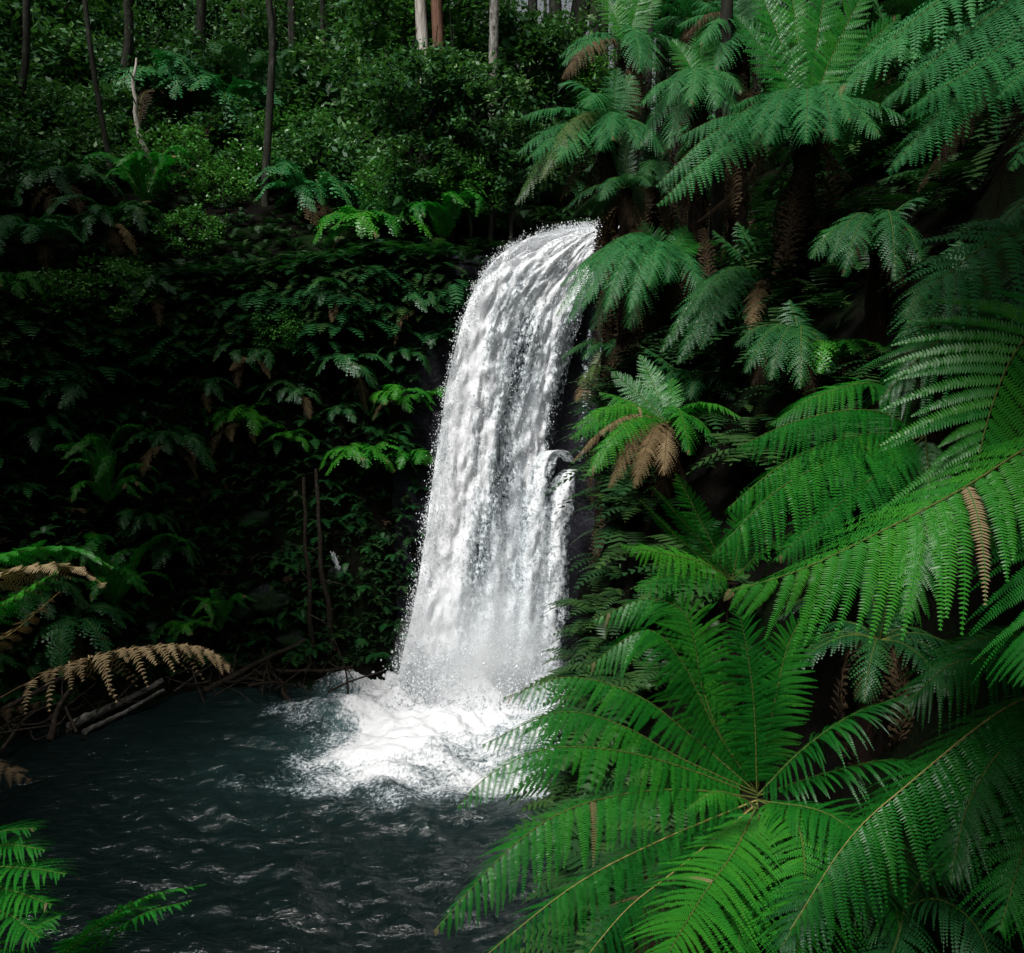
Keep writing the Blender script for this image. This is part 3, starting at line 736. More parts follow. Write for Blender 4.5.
cQ = (800, 340)
fern('dim fern with brown drooping tips in the hollow under the ribbed fronds', W(*cQ, 11),
     tips(cQ, 11, [(745, 372, -1, .25), (770, 380, -1.2, .25), (800, 388, -1.4, .25), (830, 372, -1, .25), (790, 300, .4, .05), (735, 345, -.6, .2)], .24, droop=.65) +
     tips(cQ, 11, [(752, 385, -.8, .2), (815, 395, -.8, .1), (860, 380, -.6, .2)], .22, **DEADF),
     M_DEEP, rtrunk=.14, npin=26, npl=9, det=1)

cQ2 = (955, 300)
fern('dark fern half hidden behind the slender fronds of the upper corner', W(*cQ2, 8.5),
     tips(cQ2, 8.5, [(905, 318, -.8, .25), (925, 262, -.4, .3), (900, 345, -1, .2), (950, 345, -1.2, .3), (1005, 330, -.8, .3), (960, 240, .4, .05)], .26, droop=.65) +
     tips(cQ2, 8.5, [(900, 372, -.4, .1)], .22, **DEADF),
     M_DEEP, rtrunk=.12, npin=26, npl=10, det=1)

cQ3 = (700, 392)
fern('dark fern deep in shade above the fern with tan dry skirt', W(*cQ3, 14.2),
     tips(cQ3, 14.2, [(648, 372, -.6, .2), (655, 395, -1, .3), (690, 400, -1, .3), (735, 398, -1, .3), (640, 345, .2, .05), (720, 360, .4, .05)], .26, droop=.6),
     M_DEEP, rtrunk=.12, npin=24, npl=8, det=1)

def filler(px, py, Y, n, rad, leaf, label, rt=.15, up=3, dead=3, w=.36):
    """a tree fern whose fronds spread evenly round its crown; rad in photograph pixels"""
    cpt = W(px, py, Y); R = rad / F * Y
    fl = []
    for k in range(n):
        az = k * 2.39996 + rng.normal() * .2
        e = A([math.cos(az), math.sin(az), 0]) * R * rng.uniform(.8, 1.1) + Z * R * rng.uniform(-.45, .05)
        fl.append(dict(ctrl=arch(cpt, cpt + e, rng.uniform(.14, .26)), width=R * .23, roll=rng.normal() * .1, droop=.6))
    for k in range(up):
        az = rng.random() * 6.28
        fl.append(dict(ctrl=arch(cpt, cpt + A([math.cos(az) * .4, math.sin(az) * .4, .9]) * R * .9, .05), width=R * .18, droop=.2))
    for k in range(dead):
        az = rng.random() * 6.28
        fl.append(dict(ctrl=arch(cpt, cpt + A([math.cos(az) * .35, math.sin(az) * .35, -.8]) * R * .8, .0), width=R * .15, **DEADF))
    return fern(label, cpt, fl, leaf, rtrunk=rt, old=True, det=1, npin=26, npl=9)
filler(735, 128, 21, 13, 75, M_COOL, 'dim tree fern low in the gap beneath the grey green one')
filler(900, 62, 17, 14, 95, M_COOL, 'dim tree fern behind the fronds spilling from the upper corner')
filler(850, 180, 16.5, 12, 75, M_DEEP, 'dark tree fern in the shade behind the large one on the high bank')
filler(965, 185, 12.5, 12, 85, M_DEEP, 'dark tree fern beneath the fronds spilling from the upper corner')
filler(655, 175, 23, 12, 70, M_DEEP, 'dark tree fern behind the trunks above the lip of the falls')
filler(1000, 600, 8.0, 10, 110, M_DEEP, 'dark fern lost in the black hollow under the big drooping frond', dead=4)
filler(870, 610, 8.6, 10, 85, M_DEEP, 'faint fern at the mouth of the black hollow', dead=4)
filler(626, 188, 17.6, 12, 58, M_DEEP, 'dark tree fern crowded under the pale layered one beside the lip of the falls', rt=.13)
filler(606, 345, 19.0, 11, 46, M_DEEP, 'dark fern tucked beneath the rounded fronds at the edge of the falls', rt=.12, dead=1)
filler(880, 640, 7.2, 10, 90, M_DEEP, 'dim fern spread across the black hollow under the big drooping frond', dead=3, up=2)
filler(690, 20, 25, 12, 70, M_COOL, 'distant tree fern at the top behind the grey green one')

# ------------------------------------------------------------------ ferns of the near left side
cU = W(-75, 900, 5.0)
fern('near fern at the water corner with flat bright fronds spread over the pool', cU, [
    fr([(-75, 900), (-40, 850), (0, 832), (36, 828)], 5.0, 4.8, .30, roll=.15, droop=.3, tint0=.4),
    fr([(-75, 900), (-20, 870), (25, 868), (66, 874)], 5.0, 4.5, .32, roll=.15, droop=.35, tint0=.4),
    fr([(-75, 900), (-30, 905), (10, 915), (40, 938)], 4.9, 4.2, .34, roll=.15, droop=.35, tint0=.4),
    fr([(-75, 900), (-30, 885), (10, 890), (52, 905)], 4.95, 4.4, .30, roll=.1, droop=.4, tint0=.55),
    fr([(-75, 900), (-30, 860), (5, 845), (45, 850)], 5.0, 4.7, .28, roll=.1, droop=.4, tint0=.6),
    fr([(-75, 900), (-50, 940), (-20, 970), (10, 1000)], 4.9, 4.2, .30, droop=.35),
    fr([(-75, 900), (-120, 860), (-170, 860), (-220, 900)], 5.0, 5.0, .30, droop=.4),
], M_GREEN, det=2, npin=36, npl=20, rtrunk=.1)
cV = W(20, 1010, 5.6)
fern('olive tinged fern leaning out over the rippled pool', cV, [
    fr([(20, 1010), (75, 945), (140, 900), (206, 884)], 5.6, 5.5, .24, roll=.5, droop=.35, tint0=.5),
    fr([(20, 1010), (70, 985), (115, 960), (160, 955)], 5.6, 5.2, .26, roll=.4, droop=.4),
    fr([(20, 1010), (80, 960), (135, 918), (192, 900)], 5.5, 5.3, .26, roll=.3, droop=.5),
    fr([(20, 1010), (65, 950), (115, 915), (160, 905)], 5.7, 5.7, .24, roll=.5, droop=.4, tint0=.4),
    fr([(20, 1010), (20, 960), (35, 930), (60, 915)], 5.7, 5.8, .25, droop=.5),
], M_GREEN, det=2, npin=46, npl=16, rtrunk=.1)
cX = W(-150, 640, 8.6)
fern('tree fern with straw coloured stalks and half dry fronds reaching in over the bank', cX, [
    fr([(-150, 640), (-60, 575), (20, 552), (75, 548), (114, 568)], 8.6, 8.2, .30, roll=.5, droop=.5, fwd=.8, tint0=.8),
    fr([(-150, 640), (-50, 595), (20, 570), (70, 566), (104, 585)], 8.6, 7.9, .34, name='dead_frond', leaf=M_TAN, stalk=M_STALKY, roll=.45, droop=.45, fwd=.9, npin=18, label='straw coloured half dry frond', tint0=.8),
    fr([(-150, 640), (-50, 625), (0, 606), (56, 572)], 8.6, 7.8, .30, roll=.4, droop=.5, stalk=M_STALKY, fwd=.8, npin=16),
    fr([(-150, 640), (-60, 655), (0, 640), (60, 592)], 8.6, 7.6, .16, name='dead_frond', leaf=M_TAN, stalk=M_STALKY, roll=.4, droop=.5, npin=16, label='thin straw coloured frond', tint0=.7),
    fr([(-150, 640), (-200, 580), (-260, 570), (-340, 620)], 8.6, 8.6, .4, droop=.5),
    fr([(-150, 640), (-90, 690), (-40, 690), (0, 680)], 8.6, 7.6, .30, droop=.5),
], M_GREEN, det=1, npin=30, npl=16, rtrunk=.15)
cY = W(-120, 770, 9.6)
fern('withered tree fern with one tan dry frond hanging along the log', cY, [
    fr([(-120, 770), (-30, 715), (50, 672), (120, 650), (180, 645), (212, 652), (230, 668)], 9.6, 9.0, .50, name='dead_frond', leaf=M_TAN, stalk=M_STALKB, roll=.2, droop=.9, fwd=.5, npin=17, npl=17, wk=.34, start=.50, detail=2, jit=.15, tint0=.7, label='tan dry frond'),
    fr([(-120, 770), (-60, 740), (0, 712), (50, 700)], 9.5, 9.0, .22, name='dead_frond', leaf=M_DEAD, stalk=M_STALKB, roll=.3, droop=.8, npin=14, label='brown withered frond'),
    fr([(-120, 770), (-60, 770), (-10, 760), (30, 780)], 9.5, 8.8, .3, name='dead_frond', leaf=M_DEAD, stalk=M_STALKB, droop=.8, npin=16, label='brown withered frond'),
    fr([(-120, 770), (-180, 720), (-240, 720), (-300, 780)], 9.6, 9.4, .4, droop=.5),
], M_OLIVE, det=1, npin=26, npl=14, rtrunk=.15)

# ------------------------------------------------------------------ small ferns of the far bank, copied from shared fronds
def lib(leaf, n, L, w, rise, fall_, **kw):
    out = []
    for k in range(n):
        l = L * rng.uniform(.85, 1.12)
        r, f = rise * rng.uniform(.8, 1.25), fall_ * rng.uniform(.7, 1.3)
        ctrl = [(0, 0, 0), (l * .3, 0, l * r * .75), (l * .68, 0, l * (r * .9 - f * .3)), (l * .95, 0, l * (r * .7 - f))]
        ctrl = [A(p) + A([0, l * .06 * rng.normal(), 0]) * i for i, p in enumerate(ctrl)]
        me = frond_mesh('frond', ctrl, w, leaf=leaf, npin=20, npl=5, droop=.45, roll=rng.normal() * .2, rr=.012, pw_k=.95, jit=.09, **kw)
        out.append((me, M_STALK))
    return [m for m, _ in out]
LIB = {
    'up': lib(M_DEEP, 4, 1.25, .22, .95, .15), 'spread': lib(M_DEEP, 5, 1.25, .28, .45, .35),
    'upb': lib(M_GREEN, 4, 1.25, .20, .9, .15, tint0=.6), 'spreadb': lib(M_GREEN, 5, 1.2, .29, .4, .35, tint0=.8),
    'cool': lib(M_COOL, 5, 1.3, .29, .42, .4), 'dead': lib(M_DEAD, 3, 1.0, .20, .05, .8, tint0=.6), 'tan': lib(M_TAN, 3, .85, .20, .2, .6, tint0=.6),
}
def small_fern(px, py, size, kind, n, label, dead=0, tan=0, stem=0.0, group=None, name='bank_fern'):
    """size: radius in photograph pixels; roots on the bank where the photograph shows it"""
    p, nn = hit(px, py)
    sc = size / F * p[1] / 0.85
    nn = nrm(A(nn))
    p = p + nn * A([1, 1, .3]) * sc * .30 + Z * sc * .05
    r = root(name, label, 'fern', p, group)
    if stem:
        fern_trunk(r, p, p - Z * stem, .10)
    else:
        b = p - nn * A([1, 1, .3]) * sc * .5 - Z * sc * .35
        mb = MB(); tube(mb, [A([0, 0, .02]), (b - p) * .5, b - p], [.05 * sc, .08 * sc, .10 * sc], 6, 0, None, .2)
        link('rootstock', mb.mesh('rootstock', [M_FIBRE]), r)
    out = math.atan2(nn[1], nn[0])
    a0 = rng.random() * 6.28
    for k in range(n + dead + tan):
        if k < n:
            lst = LIB[kind]; nm = 'frond'
        else:
            lst = LIB['dead'] if k < n + dead else LIB['tan']; nm = 'dead_frond'
        o = link(nm, lst[int(rng.integers(len(lst)))], r)
        az = a0 + k * 2.39996 + rng.normal() * .15 if k < n else out + rng.uniform(-1.1, 1.1)
        s = sc * rng.uniform(.72, 1.08)
        tilt = rng.normal() * .12 + (0.16 if k % 3 == 0 else -.1)
        o.rotation_euler = (rng.normal() * .1, -tilt, az)
        o.scale = (s, s, s)
        if nm == 'dead_frond': o['label'] = 'brown withered frond' if k < n + dead else 'tan dry frond'
    return r
SF = [
    (848, 368, 46, 'spreadb', 9, 'sprig of small bright fern in front of the tan tips beside the drooping green frond', 0, 0, 0),
    # px, py, size, kind, fronds, label, dead, tan, stem
    (62, 200, 44, 'spread', 15, 'tree fern with rounded fronds in the dark on the bank below the leafy corner', 3, 1, 1.2),
    (112, 238, 38, 'spread', 14, 'tree fern with a pale withered frond between the rounded fern and the round bush', 1, 1, 1.0),
    (147, 212, 36, 'upb', 12, 'fern with upright comb like fronds just beside the bright round bush', 1, 0, .6),
    (250, 125, 42, 'up', 14, 'fern with tall upright fronds at the foot of the mossy trunk', 0, 0, .8),
    (292, 118, 34, 'up', 12, 'upright fern close behind the mossy trunk under pale shrubs', 0, 0, .8),
    (312, 212, 44, 'cool', 15, 'broad fern with large drooping fronds on the rim of the dark cliff', 2, 1, .8),
    (168, 118, 52, 'cool', 15, 'shadowy tree fern beside the broken pale snag', 2, 0, 1.5),
    (222, 132, 46, 'cool', 14, 'shadowy tree fern in the dark gap behind the mossy trunk', 2, 0, 1.5),
    (12, 300, 36, 'spreadb', 12, 'bright low fern at the picture edge against the black cliff', 0, 0, 0),
    (372, 242, 42, 'spreadb', 15, 'fern with a flat fan of fronds spread along the cliff rim', 1, 0, .5),
    (443, 248, 36, 'upb', 15, 'fresh green fern on the rim right beside the lip of the falls', 1, 0, .5),
    (497, 236, 28, 'spread', 12, 'small fern in the dark directly above the lip of the falls', 0, 0, 0),
    (456, 196, 36, 'cool', 12, 'greyish fern under the pale shrubs above the falls', 1, 0, .6),
    (345, 306, 28, 'spread', 11, 'small fern high on the black cliff below the flat fan fern', 1, 0, 0),
    (415, 312, 26, 'spread', 11, 'small fern high on the cliff beside the upper falls', 1, 0, 0),
    (352, 372, 34, 'spread', 13, 'fern with tongue shaped fronds halfway up the cliff', 1, 0, 0),
    (408, 362, 26, 'spread', 10, 'small fern halfway up the cliff nearest the falls', 0, 0, 0),
    (398, 408, 30, 'spreadb', 12, 'fern on the cliff beside the middle of the falls', 1, 0, 0),
    (243, 428, 32, 'spreadb', 13, 'bright fern with broad leaves and tan dry fronds on the dark cliff', 1, 3, 0),
    (250, 362, 30, 'spread', 11, 'dim fern with three tan tips high on the dark cliff', 1, 2, 0),
    (170, 452, 38, 'spread', 13, 'dim fern with pale drooping tips in the middle of the dark cliff', 2, 2, 0),
    (296, 444, 24, 'spreadb', 10, 'small bright fern at the top of the two bare saplings', 0, 0, 0),
    (368, 464, 36, 'spreadb', 16, 'large star shaped fern on the cliff beside the lower falls', 0, 0, 0),
    (412, 462, 26, 'spreadb', 11, 'small fern squeezed between the star shaped fern and the falls', 0, 0, 0),
    (106, 505, 44, 'upb', 13, 'upright fern with stiff fronds above the straw coloured fronds', 0, 0, 0),
    (142, 528, 28, 'spread', 11, 'low leafy fern at the foot of the upright stiff fern', 0, 0, 0),
    (112, 606, 50, 'upb', 13, 'large fern with wide green leaves above the tan dry frond', 0, 0, 0),
    (70, 628, 44, 'spread', 13, 'dim fern behind the straw coloured stalks near the bank', 1, 0, 0),
    (222, 622, 28, 'upb', 11, 'small fern on the bank just above the tip of the tan dry frond', 0, 0, 0),
    (190, 632, 26, 'spreadb', 10, 'small low fern on the bank above the tan dry frond', 0, 0, 0),
    (40, 600, 36, 'spread', 11, 'dark fern under the half dry fronds at the bank', 0, 0, 0),
    (168, 556, 26, 'spread', 10, 'tiny leafy fern in the dark above the wide leaved fern', 0, 0, 0),
    (446, 62, 36, 'upb', 12, 'spiky upright fern among the pale shrubs under the gum trunks', 0, 0, 1.0),
    (330, 130, 32, 'up', 11, 'dark upright fern beneath the pale shrubs of the far bank', 0, 0, .6),
    (395, 245, 26, 'up', 10, 'thin upright fern behind the flat fan fern on the rim', 0, 0, .4),
    (205, 395, 26, 'spread', 10, 'faint fern high on the dark cliff beside the tan tipped fern', 1, 0, 0),
    (60, 395, 30, 'spread', 10, 'faint fern alone on the blackest part of the cliff', 0, 0, 0),
    (40, 440, 28, 'spread', 10, 'faint fern low on the blackest part of the cliff', 0, 0, 0),
    (345, 420, 24, 'spread', 10, 'little fern above the star shaped fern on the cliff', 0, 0, 0),
    (428, 400, 18, 'spreadb', 9, 'tiny fern touching the edge of the falling water', 0, 0, 0),
    (435, 345, 18, 'spread', 9, 'tiny fern in the spray beside the upper falls', 0, 0, 0),
    (300, 400, 24, 'spread', 10, 'dim fern on the cliff between the bright fern and the star fern', 1, 0, 0),
    (155, 300, 26, 'spread', 10, 'dim fern on the cliff beside the small leafy bush', 1, 0, 0),
    (30, 250, 36, 'cool', 11, 'cool green fern below the leafy corner at the cliff rim', 1, 0, .6),
    (690, 345, 26, 'spread', 10, 'dark fern hidden on the bank behind the ribbed fronds', 0, 0, 0),
    (615, 440, 22, 'spread', 9, 'dark fern against the rock behind the dry skirted fern', 0, 0, 0),
    (560, 205, 30, 'cool', 10, 'small fern on the ledge just over the lip of the falls', 1, 0, 0),
]
for px, py, sz, kd, n, lb, de, ta, st in SF:
    small_fern(px, py, sz, kd, n, lb, (de + 1) // 2, ta, st)

# ------------------------------------------------------------------ shrubs
def leaf_cloud(name, n, leaf, sz, squash=(1, 1, .85), seed=0, spr=34, shell=.55):
    r = np.random.default_rng(seed)
    k = max(10, n // spr)
    d = nrm(r.normal(size=(k, 3)))
    rad = (shell + (1 - shell) * r.random(k)) * (0.62 + 0.75 * fbm(d * 1.6 + seed, 3))
    c = d * rad[:, None] * A(squash)
    c = c[:, None] + r.normal(size=(k, spr, 3)) * A([.105, .105, .075])
    c = c.reshape(-1, 3); m = len(c)
    dirn = nrm(r.normal(size=(m, 3)) * A([1, 1, .55]) + nrm(c) * .6 - Z * .15)
    side = nrm(np.cross(dirn, Z + r.normal(size=(m, 3)) * .45))
    nn = np.cross(side, dirn)
    l = (sz * r.uniform(.6, 1.3, m))[:, None]; w = l * .27
    v = np.stack([c - dirn * l * .5, c + side * w - nn * w * .3, c + dirn * l * .5, c - side * w - nn * w * .3], 1)
    i = np.arange(m)[:, None] * 4
    tint = np.repeat(np.clip(np.repeat(r.normal(.42, .2, k), spr) + r.normal(0, .14, m), 0, 1), 4)
    mb = MB(); mb.add(v, np.hstack([i, i + 1, i + 2, i + 3]), 0, tint)
    return mb.mesh(name, [leaf]), c
def twigs(name, c, seed, n=16, base=-1.3):
    r = np.random.default_rng(seed)
    mb = MB()
    b = A([0, 0, base])
    tube(mb, [b, b * .6 + r.normal(size=3) * .06, b * .2 + r.normal(size=3) * .1, r.normal(size=3) * .12], [.06, .05, .04, .03], 6)
    for q in c[r.integers(0, len(c), n)]:
        s = b * r.uniform(.0, .45)
        tube(mb, [s, (s + q) * .5 + r.normal(size=3) * .08, q], [.028, .018, .006], 4)
    return mb.mesh(name, [M_BARK])
SHR = []
for k in range(4):
    me, c = leaf_cloud('foliage', 3600, M_SHRUB, .125, seed=20 + k); SHR.append((me, twigs('stem', c, k)))
FRESH = []
for k in range(2):
    me, c = leaf_cloud('foliage', 3400, M_SHRUB2, .10, (1, 1, .8), 40 + k, shell=.7); FRESH.append((me, twigs('stem', c, k + 9)))
def shrub(px, py, size, label, kind='pale', lift=0.5, group=None, Y=None):
    p, nn = hit(px, py, 40)
    if Y is not None: p = W(px, py, Y)
    sc = size / F * p[1] * 1.5
    g = below(p + Z * .1) if Y is not None else p
    p = p + A([0, -1., 0]) * sc * .35
    s = SHR if kind == 'pale' else FRESH
    me, st = s[int(rng.integers(len(s)))]
    r = root('shrub', label, 'shrub', p, group)
    a = rng.random() * 6.28
    for nm, m_ in (('foliage', me), ('stem', st)):
        o = link(nm, m_, r); o.rotation_euler = (0, 0, a); o.scale = (sc, sc, sc * rng.uniform(.9, 1.1) if nm == 'foliage' else max(sc, (p[2] - g[2] + .3) / 1.3))
    return r
SB = [
    (42, 38, 62, 'large leafy shrub filling the upper corner above the rounded fern', 'pale'),
    (98, 14, 46, 'leafy shrub at the top between the corner shrub and the thin dark trunk', 'pale'),
    (80, 86, 34, 'leafy spray hanging beside the thin leaning trunk', 'pale'),
    (18, 110, 40, 'dim shrub under the large corner shrub', 'pale'),
    (182, 168, 30, 'round bright green bush standing out against the dark bank', 'fresh'),
    (226, 192, 22, 'loose bright bush beside the round bright bush', 'fresh'),
    (194, 236, 22, 'small leafy bush hanging below the round bright bush', 'fresh'),
    (126, 292, 28, 'small leafy bush alone on the black cliff under the ferns', 'fresh'),
    (300, 62, 44, 'pale leaved shrub just behind the mossy trunk', 'pale'),
    (338, 38, 46, 'pale leaved shrub at the top beyond the mossy trunk', 'pale'),
    (345, 118, 46, 'shimmering shrub over the dark upright fern', 'pale'),
    (392, 82, 48, 'dense shrub below the pale gum trunk', 'pale'),
    (398, 140, 44, 'shimmering shrub in the middle of the far bank', 'pale'),
    (372, 182, 36, 'low shrub close above the flat fan fern', 'pale'),
    (440, 110, 46, 'dense shrub below the mottled gum trunk', 'pale'),
    (462, 160, 40, 'shrub with yellow green tips above the greyish fern', 'fresh'),
    (488, 110, 42, 'shrub at the foot of the mottled gum trunk', 'pale'),
    (520, 80, 36, 'dark shrub in front of the cluster of dark trunks', 'pale'),
    (522, 150, 30, 'dim shrub behind the pale layered fern fronds', 'pale'),
    (405, 28, 42, 'small leaved shrub beside the pale gum trunk at the top', 'pale'),
    (465, 34, 38, 'shrub between the red brown trunk and the mottled trunk', 'pale'),
    (250, 34, 38, 'dim shrub in the forest beside the mossy trunk', 'pale'),
    (200, 24, 42, 'dim shrub high in the dark forest', 'pale'),
    (150, 22, 38, 'dim shrub over the broken snag', 'pale'),
    (275, 168, 26, 'small shrub at the rim above the broad drooping fern', 'fresh'),
    (585, 172, 20, 'little pale shrub in the dark under the layered fronds', 'pale'),
    (325, 172, 34, 'low dim shrub behind the broad drooping fern', 'pale'),
    (425, 190, 30, 'low dim shrub on the rim beside the greyish fern', 'pale'),
    (560, 60, 30, 'dark shrub among the dark trunks', 'pale'),
    (590, 96, 26, 'bright leaved shrub behind the rusty frond', 'fresh'),
    (690, 8, 40, 'dim shrub behind the grey green tree fern', 'pale'),
    (120, 130, 34, 'shrub wedged between the leaning trunk and the broken snag', 'pale'),
    (235, 150, 32, 'low shrub at the foot of the mossy trunk', 'pale'),
    (205, 105, 38, 'shrub filling the dark gap beyond the round bright bush', 'pale'),
    (40, 80, 50, 'thick shrub hanging below the large corner shrub', 'pale'),
    (150, 80, 36, 'shrub behind the tip of the broken snag', 'pale'),
    (310, 150, 30, 'shrub just above the broad drooping fern', 'fresh'),
    (10, 170, 36, 'shrub at the picture edge above the cool green fern', 'pale'),
    (95, 170, 30, 'shrub behind the fern with a pale withered frond', 'pale'),
    (430, 40, 40, 'light green shrub between the two gum trunks and the dense shrubs', 'fresh'),
    (540, 120, 34, 'shrub under the cluster of dark trunks', 'pale'),
    (60, 300, 24, 'small bush clinging to the cliff beyond the bright low fern', 'fresh'),
    (285, 330, 20, 'small bush clinging to the middle of the black cliff', 'fresh'),
    (60, 140, 34, 'dim shrub between the leafy spray and the rounded fern', 'pale'),
]
for s in SB: shrub(*s)
for s in [
    (418, 98, 34, 'shrub hiding the foot of the pale and red brown trunks', 'pale'),
    (452, 92, 28, 'shrub between the feet of the red brown and mottled trunks', 'pale'),
    (490, 122, 32, 'shrub hiding the foot of the mottled gum trunk', 'pale'),
    (512, 168, 28, 'shrub standing just over the lip of the falls', 'pale'),
    (424, 168, 30, 'shrub low on the slope under the pale gum trunks', 'pale'),
    (396, 186, 24, 'small shrub low on the slope behind the flat fan fern', 'fresh'),
    (470, 185, 26, 'little shrub among the greyish fern fronds', 'fresh'),
]: shrub(*s, Y=34.6)

# ------------------------------------------------------------------ trees
def tree(px0, py0, px1, py1, wpx, bark, label, name='tree', top=14.0, crown=True, Y=None, snag=False, group=None, bend=1.0):
    """trunk seen from its foot (px0, py0) up past (px1, py1)"""
    p, nn = hit(px0, py0, 45)
    if Y is not None:
        p = below(W(px0, py0, Y) + Z * 6)
    q = W(px1, py1, p[1])
    r0 = wpx / F * p[1] / 2
    base = A(p) - Z * .5
    q = A(q)
    r = root(name, label, 'tree', p)
    up = nrm(q - base)
    end = q if snag else q + up * top
    n = 22
    k = np.linspace(0, 1, n)[:, None]
    c = base + (end - base) * k - p
    c = c + (fbm(np.concatenate([k * 4 + px0, k * 0, k * 0], 1), 2) - .5)[:, None] * A([1.1, .6, 0]) * bend * min(1.2, r0 * 4 + .5)
    mb = MB()
    tube(mb, c, np.linspace(r0 * 1.15, r0 * (.35 if snag else .5), n), 10, 0, None, .07)
    rr = np.random.default_rng(int(px0 * 7 + py0))
    tipsl = []
    if not snag:
        for j in range(9):
            s = c[int(n * .62) + j % 7]
            dd = A([rr.normal(), rr.normal(), .7 + rr.random() * .5]); e = s + nrm(dd) * rr.uniform(1.6, 3.4)
            tube(mb, [s, (s + e) / 2 + Z * .2, e], [r0 * .32, r0 * .2, r0 * .08], 5); tipsl.append(e)
    else:
        for j in range(5):
            s = c[int(n * (.45 + .1 * j))]
            e = s + A([rr.normal() * .5, rr.normal() * .4, .3])
            tube(mb, [s, (s + e) / 2 + Z * .05, e], [r0 * .35, r0 * .2, r0 * .06], 4)
    link('trunk', mb.mesh('trunk', [bark], True), r)
    if crown and not snag:
        C = []
        for e in tipsl + [c[-1]]:
            me = None
            C.append(e + rr.normal(size=(14, 3)) * A([1.0, 1.0, .6]))
        C = np.concatenate(C)
        m = 26
        L = (C[:, None] + rr.normal(size=(len(C), m, 3)) * A([.34, .34, .22])).reshape(-1, 3)
        d = nrm(rr.normal(size=L.shape) - Z * .5); s = nrm(np.cross(d, rr.normal(size=L.shape)))
        l = rr.uniform(.10, .22, len(L))[:, None]
        v = np.stack([L - d * l * .5, L + s * l * .2, L + d * l * .5, L - s * l * .2], 1)
        i = np.arange(len(L))[:, None] * 4
        mb = MB(); mb.add(v, np.hstack([i, i + 1, i + 2, i + 3]), 0, np.repeat(np.clip(rr.normal(.45, .2, len(L)), 0, 1), 4))
        link('crown', mb.mesh('crown', [M_SHRUB]), r)
    return r
tree(118, 196, 90, -10, 5, M_BARK, 'thin dark trunk leaning past the leafy spray')
tree(142, 186, 136, 58, 6, M_PALE, 'broken pale snag with a bare pointed top', name='dead_tree', snag=True)
tree(272, 204, 264, -10, 7, M_BARK, 'mossy grey trunk rising straight from the cliff rim')
tree(425, 60, 421, -10, 12, M_PALE, 'pale smooth gum trunk at the skyline', Y=36, bend=.25)
tree(438, 62, 436, -10, 12, M_REDB, 'red brown trunk touching the pale gum trunk', Y=35.6, bend=.25)
tree(494, 100, 493, -10, 10, M_MOTTLE, 'mottled grey gum trunk standing over the dense shrubs', Y=36, bend=.3)
tree(532, 150, 529, -10, 10, M_BARK, 'dark trunk nearest the mottled gum trunk')
tree(553, 165, 551, -10, 14, M_BARK, 'dark trunk in the middle of the dark cluster')
tree(574, 160, 577, -10, 20, M_BARK, 'thickest dark trunk beside the bright gap of sky')
tree(596, 60, 600, -10, 7, M_BARK, 'thin dark trunk behind the upright fern fronds')
tree(650, 90, 646, -10, 6, M_BARK, 'thin mossy trunk beside the upright fern fronds', Y=23.5)
tree(22, 150, 16, -10, 7, M_BARK, 'dim trunk behind the large corner shrub')
tree(122, 120, 118, -10, 9, M_BARK, 'dark trunk behind the leaning trunk')
tree(210, 120, 206, -10, 9, M_BARK, 'dim trunk in the darkest part of the forest')
tree(288, 80, 284, -10, 8, M_BARK, 'dark trunk close behind the mossy trunk')
tree(342, 70, 340, -10, 9, M_BARK, 'dim trunk behind the pale leaved shrubs')
tree(470, 50, 468, -10, 7, M_BARK, 'slim dark trunk between the red brown and mottled trunks')
tree(726, 92, 728, -10, 12, M_BARK, 'dark trunk between the short fronded fern and the large one', Y=18.2)
# unseen trees added round the pool so their shade falls into the frame
# ------------------------------------------------------------------ ground cover nobody could count
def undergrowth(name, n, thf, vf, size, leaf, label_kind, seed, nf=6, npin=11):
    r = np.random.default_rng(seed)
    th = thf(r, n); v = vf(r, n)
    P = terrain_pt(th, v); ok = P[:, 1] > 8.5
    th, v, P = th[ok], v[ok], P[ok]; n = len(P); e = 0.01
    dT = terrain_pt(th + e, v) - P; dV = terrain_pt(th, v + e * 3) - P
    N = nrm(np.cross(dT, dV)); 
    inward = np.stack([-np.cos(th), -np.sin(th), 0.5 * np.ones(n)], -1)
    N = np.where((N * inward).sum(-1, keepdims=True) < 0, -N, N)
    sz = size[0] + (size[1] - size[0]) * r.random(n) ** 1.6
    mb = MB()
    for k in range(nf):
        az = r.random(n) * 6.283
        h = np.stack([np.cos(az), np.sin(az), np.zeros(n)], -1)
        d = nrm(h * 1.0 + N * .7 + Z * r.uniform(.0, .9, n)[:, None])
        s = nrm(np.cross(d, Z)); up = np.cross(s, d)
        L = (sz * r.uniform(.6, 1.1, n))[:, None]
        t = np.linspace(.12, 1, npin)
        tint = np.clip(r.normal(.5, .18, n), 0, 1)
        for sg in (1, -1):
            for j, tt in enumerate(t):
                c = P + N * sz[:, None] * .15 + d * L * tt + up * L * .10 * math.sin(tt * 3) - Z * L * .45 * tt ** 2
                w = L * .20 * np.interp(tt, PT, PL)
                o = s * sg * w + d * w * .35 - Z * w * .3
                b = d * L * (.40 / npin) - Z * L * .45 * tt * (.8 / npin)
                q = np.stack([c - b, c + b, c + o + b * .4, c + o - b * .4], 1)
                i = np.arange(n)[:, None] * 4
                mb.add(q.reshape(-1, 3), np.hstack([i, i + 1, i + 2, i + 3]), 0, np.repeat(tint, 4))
    return tag(link(name, mb.mesh(name, [leaf])), kind='stuff')
